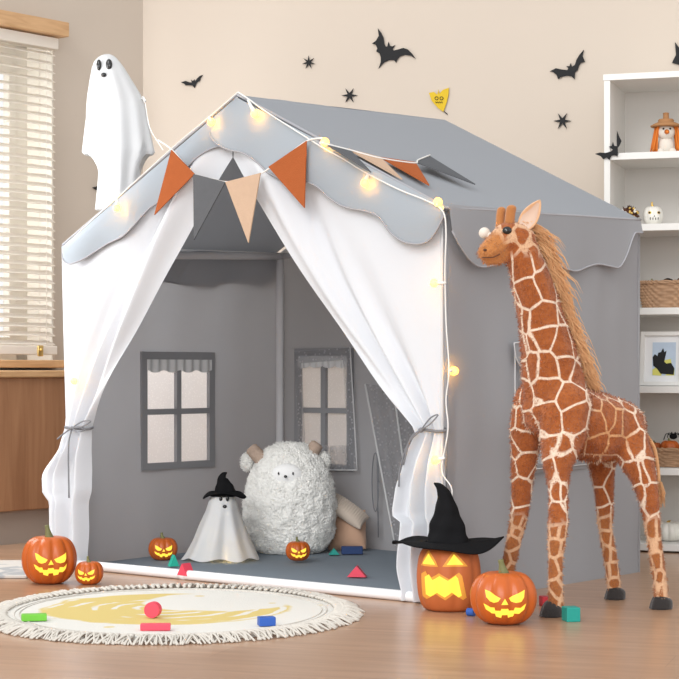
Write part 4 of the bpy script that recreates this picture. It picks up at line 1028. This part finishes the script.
# mane
ml = [AT(x, y, Y) for x, y, Y in ((529, 221, 4.07), (538, 232, 4.08), (545, 250, 4.09), (552, 270, 4.10), (558, 292, 4.11), (566, 318, 4.12), (575, 345, 4.13), (584, 368, 4.14), (592, 384, 4.15))]
bm = NB()
grid(bm, lambda u, v: sample(ml, u)+Vector((-.022+.030*v+.006*math.sin(u*40)*v, -.010+.02*v, 0)), 40, 4)
for k in range(3000):
    t = random.random()**.9; p = sample(ml, t); tan = (sample(ml, min(1, t+.03))-sample(ml, max(0, t-.03))).normalized()
    p += Vector((random.uniform(-.028, .004), random.uniform(-.016, .020), 0)); wisp = 1.5 if random.random() < .12 else 1
    l = random.uniform(.022, .062)*(1 if t < .88 else .6)*wisp
    d = (tan*1.0+Vector((random.uniform(-.05, .65), random.uniform(-.35, .25), random.uniform(-.1, .1)))).normalized(); up = Vector((.8, 0, .35))
    pt = [p, p+(d*.35+up*.13)*l, p+(d*.70+up*.17)*l, p+(d+up*.10+Vector((0, 0, -.06)))*l]
    add_tube(bm, pt, [.0010, .0012, .0009, .0002], 3, cap=False)
obj('mane', bm, 'mane', gir)
bm = NB()
tl = smooth_path([AT(643, 430, 4.27), AT(654, 447, 4.28), AT(658, 468, 4.28), AT(659, 482, 4.27)], 5); add_tube(bm, tl, .004, 8)
for k in range(60):
    p = tl[-1]+Vector((random.uniform(-.006, .006), random.uniform(-.006, .006), 0)); add_tube(bm, [p, p+Vector((random.uniform(-.008, .008), random.uniform(-.008, .008), -.025)), p+Vector((random.uniform(-.01, .01), 0, random.uniform(-.06, -.04)))], [.0015, .0015, .0003], 3, cap=False)
obj('tail', bm, 'mane', gir)
for x, y, Y, hx in ((551, 618.5, 4.03, 12), (501, 608.5, 4.25, 10), (614.5, 600.5, 4.335, 10.5), (660.5, 610, 4.16, 11.5)):
    c = AT(x, y, Y); c.z = 0; w = hx*Y/F
    bm = NB()
    def f(u, v):
        th = 2*PI*u; ph = v*PI/2; r = w*math.cos(ph)**.5*(1.0-.10*math.exp(-((th-PI*1.05)/.25)**2)); x_ = math.cos(th)*r; y_ = math.sin(th)*r*.95
        return c+Vector((x_+w*.25*math.sin(ph), y_, .030*math.sin(ph)*(1+.2*math.cos(th)*-1)+.001))
    grid(bm, f, 36, 12, closed=True); bmesh.ops.remove_doubles(bm, verts=bm.verts, dist=.0004); obj('hoof', bm, 'hoof', gir)

# ================================================================== BOOKCASE
P0 = G(604, 551); bx = bv.copy(); by = Vector((math.sin(R(18)), math.cos(R(18)), 0)); BD = .27; BWd = .72
def bp_(x, y, z): return P0+bx*x+by*y+Vector((0, 0, z))
bc = new_empty('bookcase', P0, 0, 'tall white open bookcase at the right against the wall', 'bookcase')
HT = 1.394
for x in (.009, BWd-.009):
    bm = NB(); add_box(bm, bp_(x, BD/2, HT/2), (.018, BD, HT), bx, by, bev=.001); obj('side_panel', bm, 'white_paint', bc, smooth=False)
bm = NB(); add_box(bm, bp_(BWd/2, BD-.004, HT/2), (BWd-.036, .008, HT-.02), bx, by); obj('back_panel', bm, 'shelf_back', bc, smooth=False)
bm = NB(); add_box(bm, bp_(BWd/2, BD/2-.001, HT-.009+.001), (BWd+.004, BD+.004, .018), bx, by, bev=.001); obj('top_panel', bm, 'white_paint', bc, smooth=False)
SH = [1.164, .955, .711, .483, .245, .025]
for z in SH:
    bm = NB(); add_box(bm, bp_(BWd/2, BD/2-.004, z-.010), (BWd-.036, BD-.008, .020), bx, by, bev=.001); obj('shelf', bm, 'white_paint', bc, smooth=False)
def onshelf(px, depth, z):
    """point on a shelf at image column px and given depth behind the shelf front"""
    Q = bp_(0, depth, z); n = by; d = Vector((px-CX, F, 0)); o = Vector((0, 0, z)); r = o+d*((Q-o).dot(n)/d.dot(n)); return r
# figurine with straw hat
c = onshelf(666, .10, SH[0]); rt = new_empty('autumn_figurine', c, 0, 'small cream figurine with orange hair and brown straw hat on the top shelf', 'figurine')
def D3(dx, dy, dz): return c+Vector((dx, dy, dz))
bm = NB(); add_ball(bm, D3(0, 0, .028), 1, 3, (.024, .020, .028)); add_ball(bm, D3(-.017, -.012, .010), .011, 2); add_ball(bm, D3(.017, -.012, .010), .011, 2); obj('body', bm, 'cream', rt)
bm = NB(); add_ball(bm, D3(-.001, -.004, .068), 1, 3, (.027, .023, .024)); obj('head', bm, 'cream', rt)
bm = NB(); add_tube(bm, [D3(-.002, -.024, .066), D3(-.002, -.042, .063)], [.008, .0025], 12); obj('nose', bm, 'orange_yarn', rt)
bm = NB(); add_ball(bm, D3(-.012, -.026, .075), .0032); obj('eye', bm, 'black_gloss', rt)
bm = NB(); add_ball(bm, D3(.008, -.026, .075), .0032); obj('eye', bm, 'black_gloss', rt)
for sx in (-1, 1):
    bm = NB()
    for k in range(18):
        x = sx*(.028+random.uniform(-.004, .006)); y = random.uniform(-.018, .01); z1_ = random.uniform(.0, .012)
        add_tube(bm, smooth_path([D3(x*.9, y, .085), D3(x*1.1, y, .05), D3(x*(1.15+random.uniform(0, .25)), y, z1_+.003)], 3), .0024, 5)
    obj('hair_lock', bm, 'orange_yarn', rt)
bm = NB(); add_lathe(bm, [(.020, .082), (.044, .083), (.046, .087), (.032, .094), (.022, .098), (.024, .102), (.021, .106), (.009, .108), (.008, .122), (.010, .124), (.004, .126)], c, 28); obj('hat', bm, 'straw', rt)
# brown spiky decoration
c = onshelf(628.5, .07, SH[1]); rt = new_empty('leaf_ornament', c, 0, 'dark brown ornament with gold and white beads on the second shelf', 'ornament')
bm = NB(); add_ball(bm, c+Vector((0, 0, .027)), 1, 3, (.027, .022, .028)); 
for k in range(70):
    d = Vector((random.gauss(0, 1), random.gauss(0, 1), abs(random.gauss(0, 1)))).normalized(); p = c+Vector((d.x*.026, d.y*.021, .026+d.z*.028)); a = d.orthogonal().normalized()*.004; b = d.cross(a)*1
    vs = [bm.verts.new(q) for q in (p-a, p+d*.010, p+a, p-d*.002)]; bm.faces.new(vs)
obj('body', bm, 'brown_dark', rt)
for nm, mm, n in (('gold_bead', 'gold', 12), ('white_bead', 'ceramic', 7)):
    for k in range(n):
        bm = NB(); d = Vector((random.gauss(0, 1), -abs(random.gauss(0, 1)), random.uniform(-.1, 1))).normalized(); add_ball(bm, c+Vector((d.x*.031, d.y*.026, .028+d.z*.030)), .0040, 2)
        obj(nm, bm, mm, rt)
pumpkin(onshelf(653, .09, SH[1]), .0300, .064, -PI/2-.02, 'small white pumpkin with a skull face and gold stem on the second shelf', ribs=8, face='skull', m='ceramic', name='skull_pumpkin', rib=.04)
# baskets
def basket(c, rx, ry, h, label):
    rt = new_empty('wicker_basket', c, math.atan2(bx.y, bx.x), label, 'basket', 'wicker baskets on the bookcase'); bm = NB(); rows = 8; ns = 30
    def f(u, v):
        th = 2*PI*u; k = .84+.16*v; a = math.sin(v*rows*PI)*(1 if True else 1); w = 1+.030*math.sin(ns*th+(int(v*rows-1e-6) % 2)*PI)*abs(a)+.012*abs(a)
        ct, st = math.cos(th), math.sin(th); e = .55; sx = math.copysign(abs(ct)**e, ct); sy = math.copysign(abs(st)**e, st); nrm = 1
        return Vector((sx*rx*k*w, sy*ry*k*w, h*v+.001))
    grid(bm, f, 352, 54, closed=True)
    vs = [bm.verts.new(Vector((math.copysign(abs(math.cos(t))**.55, math.cos(t))*rx*.84, math.copysign(abs(math.sin(t))**.55, math.sin(t))*ry*.84, .002))) for t in [2*PI*i/40 for i in range(40)]]; bm.faces.new(vs)
    obj('weave', bm, 'wicker', rt, local=True)
    bm = NB()
    for q in range(2):
        pts = []
        for k in range(161):
            th = 2*PI*k/160; ct, st = math.cos(th), math.sin(th); ph = th*26+q*PI
            pts.append(Vector((math.copysign(abs(ct)**.55, ct)*rx*(1.01+.02*math.sin(ph)), math.copysign(abs(st)**.55, st)*ry*(1.01+.02*math.sin(ph)), h+.004+.003*math.cos(ph))))
        add_tube(bm, pts, .004, 6)
    obj('rim', bm, 'wicker', rt, local=True); return rt
b1 = onshelf(669, .115, SH[2]); basket(b1, .088, .072, .072, 'brown wicker basket on the third shelf, above the picture')
b2 = onshelf(675, .115, SH[4]); basket(b2, .088, .072, .048, 'brown wicker basket on the low shelf behind the giraffe')
def filler(b, items, zb):
    for k, (dx, dy, r, hgt, mm, lab, nm) in enumerate(items):
        c = b+bx*dx+by*dy+Vector((0, 0, zb))
        if nm == 'gourd': pumpkin(c, r, hgt, -PI/2, lab, ribs=8, face=None, m=mm, name='mini_pumpkin', stemh=.8)
        elif nm == 'ball':
            bm = NB(); add_ball(bm, c+Vector((0, 0, r)), r, 3); tag(obj('decorative_ball', bm, mm), lab, 'ball')
filler(b1, [(-.045, -.02, .026, .040, 'pumpkin', 'orange mini pumpkin in the upper basket\'s left side', 'gourd'), (.0, -.02, .022, .034, 'black_felt', 'black ball in the middle of the upper basket', 'ball'), (.045, -.02, .024, .036, 'brown_dark', 'mottled brown ball in the upper basket\'s right side', 'ball'), (.02, .03, .024, .036, 'pumpkin_dull', 'dull orange mini pumpkin at the back of the upper basket', 'gourd')], .046)
filler(b2, [(-.058, -.01, .022, .036, 'pumpkin_dull', 'dull orange mini pumpkin in the lower basket\'s left side', 'gourd'), (-.012, -.025, .028, .044, 'pumpkin', 'bright orange mini pumpkin in the middle of the lower basket', 'gourd'), (.04, -.01, .027, .042, 'pumpkin', 'orange mini pumpkin in the lower basket\'s right side', 'gourd')], .038)
# black spider ornament on the basket
c = b2+bx*-.004+by*-.005+Vector((0, 0, .083)); rt = new_empty('spider_ornament', c, 0, 'small black spider ornament on the lower basket\'s pumpkins', 'ornament')
bm = NB(); add_ball(bm, c+Vector((0, 0, .006)), 1, 2, (.012, .009, .009)); obj('body', bm, 'black_felt', rt)
for sx in (-1, 1):
    for q in (.004, .010, .016): bm = NB(); add_tube(bm, smooth_path([c+Vector((sx*q*.4, 0, .008)), c+Vector((sx*q*1.3, 0, .020-q*.4)), c+Vector((sx*q*1.8, 0, .012-q))], 4), .0014, 5); obj('leg', bm, 'black_felt', rt)
# framed picture leaning on the shelf
cA = onshelf(640, .05, SH[3]); tiltv = (Vector((0, 0, 1))*math.cos(R(8))+by*math.sin(R(8))).normalized(); nf = bx.cross(tiltv).normalized()
if nf.y > 0: nf = -nf
pf = new_empty('picture_frame', cA, 0, 'white framed picture of a black creature leaning on the shelf', 'picture')
def fp_(x, z, d=0): return cA+bx*x+tiltv*z+nf*d
WW, HH = .125, .160
bm = NB()
for x0, x1, z0, z1 in ((0, .012, 0, HH), (WW-.012, WW, 0, HH), (.012, WW-.012, 0, .012), (.012, WW-.012, HH-.012, HH)):
    add_box(bm, fp_((x0+x1)/2, (z0+z1)/2, .004), (x1-x0, .014, z1-z0), bx, nf, tiltv, bev=.001)
obj('frame', bm, 'white_paint', pf, smooth=False)
bm = NB(); add_box(bm, fp_(WW/2, HH/2, .0), (WW-.02, .003, HH-.02), bx, nf, tiltv); obj('mount', bm, 'paper', pf, smooth=False)
def quad(bm, pts, d): bm.faces.new([bm.verts.new(fp_(x, z, d)) for x, z in pts])
bm = NB(); add_box(bm, fp_(.069, .080, .002), (.068, .001, .098), bx, nf, tiltv); obj('picture', bm, 'pic_blue', pf, smooth=False)
bm = NB()
for pts in (([(.036, .032), (.062, .030), (.066, .045), (.050, .058), (.036, .048)]), ([(.066, .075), (.088, .080), (.092, .064), (.080, .052), (.066, .060)]), ([(.074, .031), (.1, .031), (.1, .052), (.086, .046)])): add_poly(bm, [fp_(x, z, .0027) for x, z in pts], nf, .0005)
obj('painted_shapes', bm, 'pic_yellow', pf, smooth=False)
bm = NB(); add_poly(bm, [fp_(x, z, .0034) for x, z in [(.036, .085), (.038, .060), (.050, .050), (.060, .036), (.098, .033), (.100, .052), (.090, .068), (.076, .066), (.070, .072), (.074, .092), (.076, .104), (.070, .100), (.066, .112), (.060, .100), (.052, .098), (.050, .088), (.042, .094)]], nf, .0005); obj('painted_creature', bm, 'black', pf, smooth=False)
# white ribbed pumpkin at the bottom
pumpkin(onshelf(669, .12, SH[5]), .056, .062, -PI/2, 'large white ribbed ceramic pumpkin on the bottom shelf', ribs=14, face=None, m='ceramic', name='ceramic_pumpkin', boxy=.62, stem=True, stemh=.25)

# ================================================================== WALL DECALS
BATS = {
 'a': ([(378, 28.5), (381.5, 33), (383.8, 38), (384.6, 44), (386, 46.8), (387.5, 46.5), (388.6, 41.8), (390.2, 45.8), (392.3, 46.5), (395.5, 45.2), (392.6, 49), (394, 50.6), (398, 49.6), (403.5, 48), (408, 49.5), (412, 53.5), (415.8, 58.8), (411, 55.8), (405, 55), (400, 56.5), (397.2, 60), (396.3, 63), (394.2, 60.2), (390, 60.2), (385, 62), (381.8, 65), (378.8, 68.8), (381, 62), (381, 57.5), (379.8, 53.5), (376.4, 51.5), (377.6, 48.5), (375.8, 44.8), (372.2, 43.6), (376, 41), (379, 36)]),
 'b': ([(181, 82.3), (186, 81), (190, 82.5), (192, 82.6), (191.2, 79.8), (193.4, 81.2), (194.6, 79.4), (195, 81.8), (197.5, 78.5), (200, 76), (203, 75), (200.8, 78), (200, 81.2), (197.2, 82.4), (196, 84.8), (194.6, 88), (192.8, 85.6), (189.5, 85.4), (185.8, 85.4), (184.5, 83.8)]),
 'c': ([(550, 71.5), (556, 68.3), (562, 69.6), (567.5, 70.2), (568.5, 68.2), (566.3, 66.3), (569.6, 66.3), (571, 63), (572, 66.8), (575, 65), (576.5, 60), (579.5, 55), (584, 49.8), (582.6, 56), (585.2, 62), (580.8, 63), (578.8, 66.5), (578, 70), (575.2, 72.2), (574.8, 79.5), (571.5, 76.3), (567, 75.8), (562, 76.8), (558.2, 79.2), (556.8, 75.2), (553.2, 72)]),
}
bnv = bn.copy()
def wallpt(x, y, off=.003): return on_plane(x, y, C0+bnv*off, bnv)
def decal(name, pts, m, label, cat, off=.003):
    bm = NB(); add_poly(bm, [wallpt(x, y, off) for x, y in pts], bnv, .003); o = obj(name, bm, m, smooth=False); tag(o, label, cat, {'wall bat': 'black bats on the walls', 'wall star': 'black stars on the wall'}.get(cat)); return o
decal('bat_decoration', BATS['a'], 'black', 'large black paper bat above the tent\'s roof ridge', 'wall bat')
decal('bat_decoration', BATS['b'], 'black', 'small black paper bat on the wall between the tall ghost and roof peak', 'wall bat')
decal('bat_decoration', BATS['c'], 'black', 'black paper bat on the wall just left of the bookcase', 'wall bat')
decal('bat_decoration', [(675, 42), (681, 50), (690, 52), (700, 50), (712, 60), (700, 62), (690, 66), (684, 72), (680, 65), (672, 63), (676, 55)], 'black', 'black paper bat above the bookcase, cut by the picture edge', 'wall bat')
def star(cx, cy, r, n, a0, label):
    pts = []
    for k in range(2*n):
        a = a0+k*PI/n; rr = r if k % 2 == 0 else r*.30; pts.append((cx+rr*math.cos(a), cy-rr*math.sin(a)))
    decal('star_decoration', pts, 'black', label, 'wall star')
star(308.8, 62.5, 6.8, 7, PI/2, 'seven-pointed small black star nearest the roof peak')
star(349.7, 95.5, 8, 6, PI/3, 'black star just above the tent\'s roof ridge')
star(562.5, 121, 9, 6, 0, 'six-pointed black star below the bat left of the bookcase')
o = decal('heart_decoration', [(429, 93), (434, 92), (437.5, 94.8), (438.5, 89.5), (439.2, 94), (443, 90), (449, 87.8), (448.6, 95), (447, 102), (443.5, 112), (438, 108), (432, 101)], 'yellow_card', 'yellow paper heart on the wall above the roof', 'wall heart')
bm = NB()
for sx in (436.5, 441.5): add_tube(bm, [wallpt(sx+1.6*math.cos(k*PI/8), 98.3+1.6*math.sin(k*PI/8), .007) for k in range(17)], .0012, 4)
add_tube(bm, [wallpt(435.5+k, 101.8+(k % 2)*1.2, .007) for k in range(8)], .0012, 4)
add_tube(bm, [wallpt(443.5, 111, .005), wallpt(447.5, 114.5, .005)], .0014, 4); obj('drawn_face', bm, 'black', o)
# bat on the left wall, mostly behind the tall ghost
def lwp(x, y): return on_plane(x, y, C0+wn*.003, wn)
bm = NB(); add_poly(bm, [lwp(x, y) for x, y in ((92, 187.5), (98, 186), (103, 188), (106, 188), (107, 184), (110, 187), (116, 184), (121, 180), (119, 188), (112, 190), (109, 195), (105, 191), (100, 191), (96, 190))], wn, .003); tag(obj('bat_decoration', bm, 'black', smooth=False), 'black paper bat on the left wall, almost hidden behind the tall ghost', 'wall bat', 'black bats on the walls')
# bat fixed to the bookcase edge
def bkp(x, y): return on_plane(x, y, P0-by*.004, by)
bm = NB(); add_poly(bm, [bkp(x, y) for x, y in ((595, 154), (600, 152.6), (606, 153), (611, 151.5), (613, 149.8), (608.8, 146.8), (611.8, 145.8), (613, 142), (614.6, 146), (617, 146.2), (616.8, 138), (617, 130.5), (619.2, 136.5), (621.6, 141), (620, 145), (617.8, 148), (618.2, 152.5), (617.6, 156.5), (614.5, 155), (611.5, 156), (609.5, 159.8), (606.5, 157.6), (603.3, 159.4), (600.8, 156.3))], -by, .003); tag(obj('bat_decoration', bm, 'black', smooth=False), 'black paper bat stuck to the bookcase\'s left edge', 'wall bat', 'black bats on the walls')

# ================================================================== LIGHT
w = bpy.data.worlds.new('World'); sc.world = w; w.use_nodes = True
bg = w.node_tree.nodes['Background']; bg.inputs['Color'].default_value = (.97, .985, 1.0, 1); bg.inputs['Strength'].default_value = 1.08
sd = bpy.data.lights.new('daylight', 'SUN'); sd.energy = 1.3; sd.angle = R(28); sd.color = (1, 1, 1)
so = bpy.data.objects.new('daylight', sd); COL.objects.link(so)
so.rotation_euler = Vector((.40, .85, -.50)).to_track_quat('-Z', 'Y').to_euler()
def area(name, loc, to, size, e, col=(1, 1, 1)):
    l = bpy.data.lights.new(name, 'AREA'); l.energy = e; l.size = size; l.color = col
    o = bpy.data.objects.new(name, l); COL.objects.link(o); o.location = loc; o.rotation_euler = (Vector(to)-Vector(loc)).to_track_quat('-Z', 'Y').to_euler(); return o
area('window_fill', lw(1.25, 1.05, .16), lw(.5, .75, 1.0),   .9, 20, (.96, .98, 1))  # added area light on the room side of the blind, brightens tent wall and nets
area('fill_light', (-.35, -.8, 1.35), (-.2, 5.3, .3), 1.6, 66, (.98, .99, 1))  # added soft frontal fill behind the camera, reaches into the tent
area('fill_light', (2.9, 2.2, 1.5), (.5, 4.6, .5), 1.5, 4, (1, .985, .97))  # added weak side fill for the tent's right wall, no lamp stands there

# ================================================================== CAMERA
cd = bpy.data.cameras.new('Camera'); cd.sensor_width = 36; cd.lens = F/679*36; cd.clip_start = .05; cd.clip_end = 60
cd.shift_y = (HY-CX)/679
co = bpy.data.objects.new('Camera', cd); COL.objects.link(co); co.location = (0, 0, H); co.rotation_euler = (PI/2, 0, 0); sc.camera = co
sc.view_settings.view_transform = 'Standard'; sc.view_settings.look = 'None'; sc.view_settings.gamma = 1; sc.view_settings.use_curve_mapping = False
sc.view_settings.exposure = 0
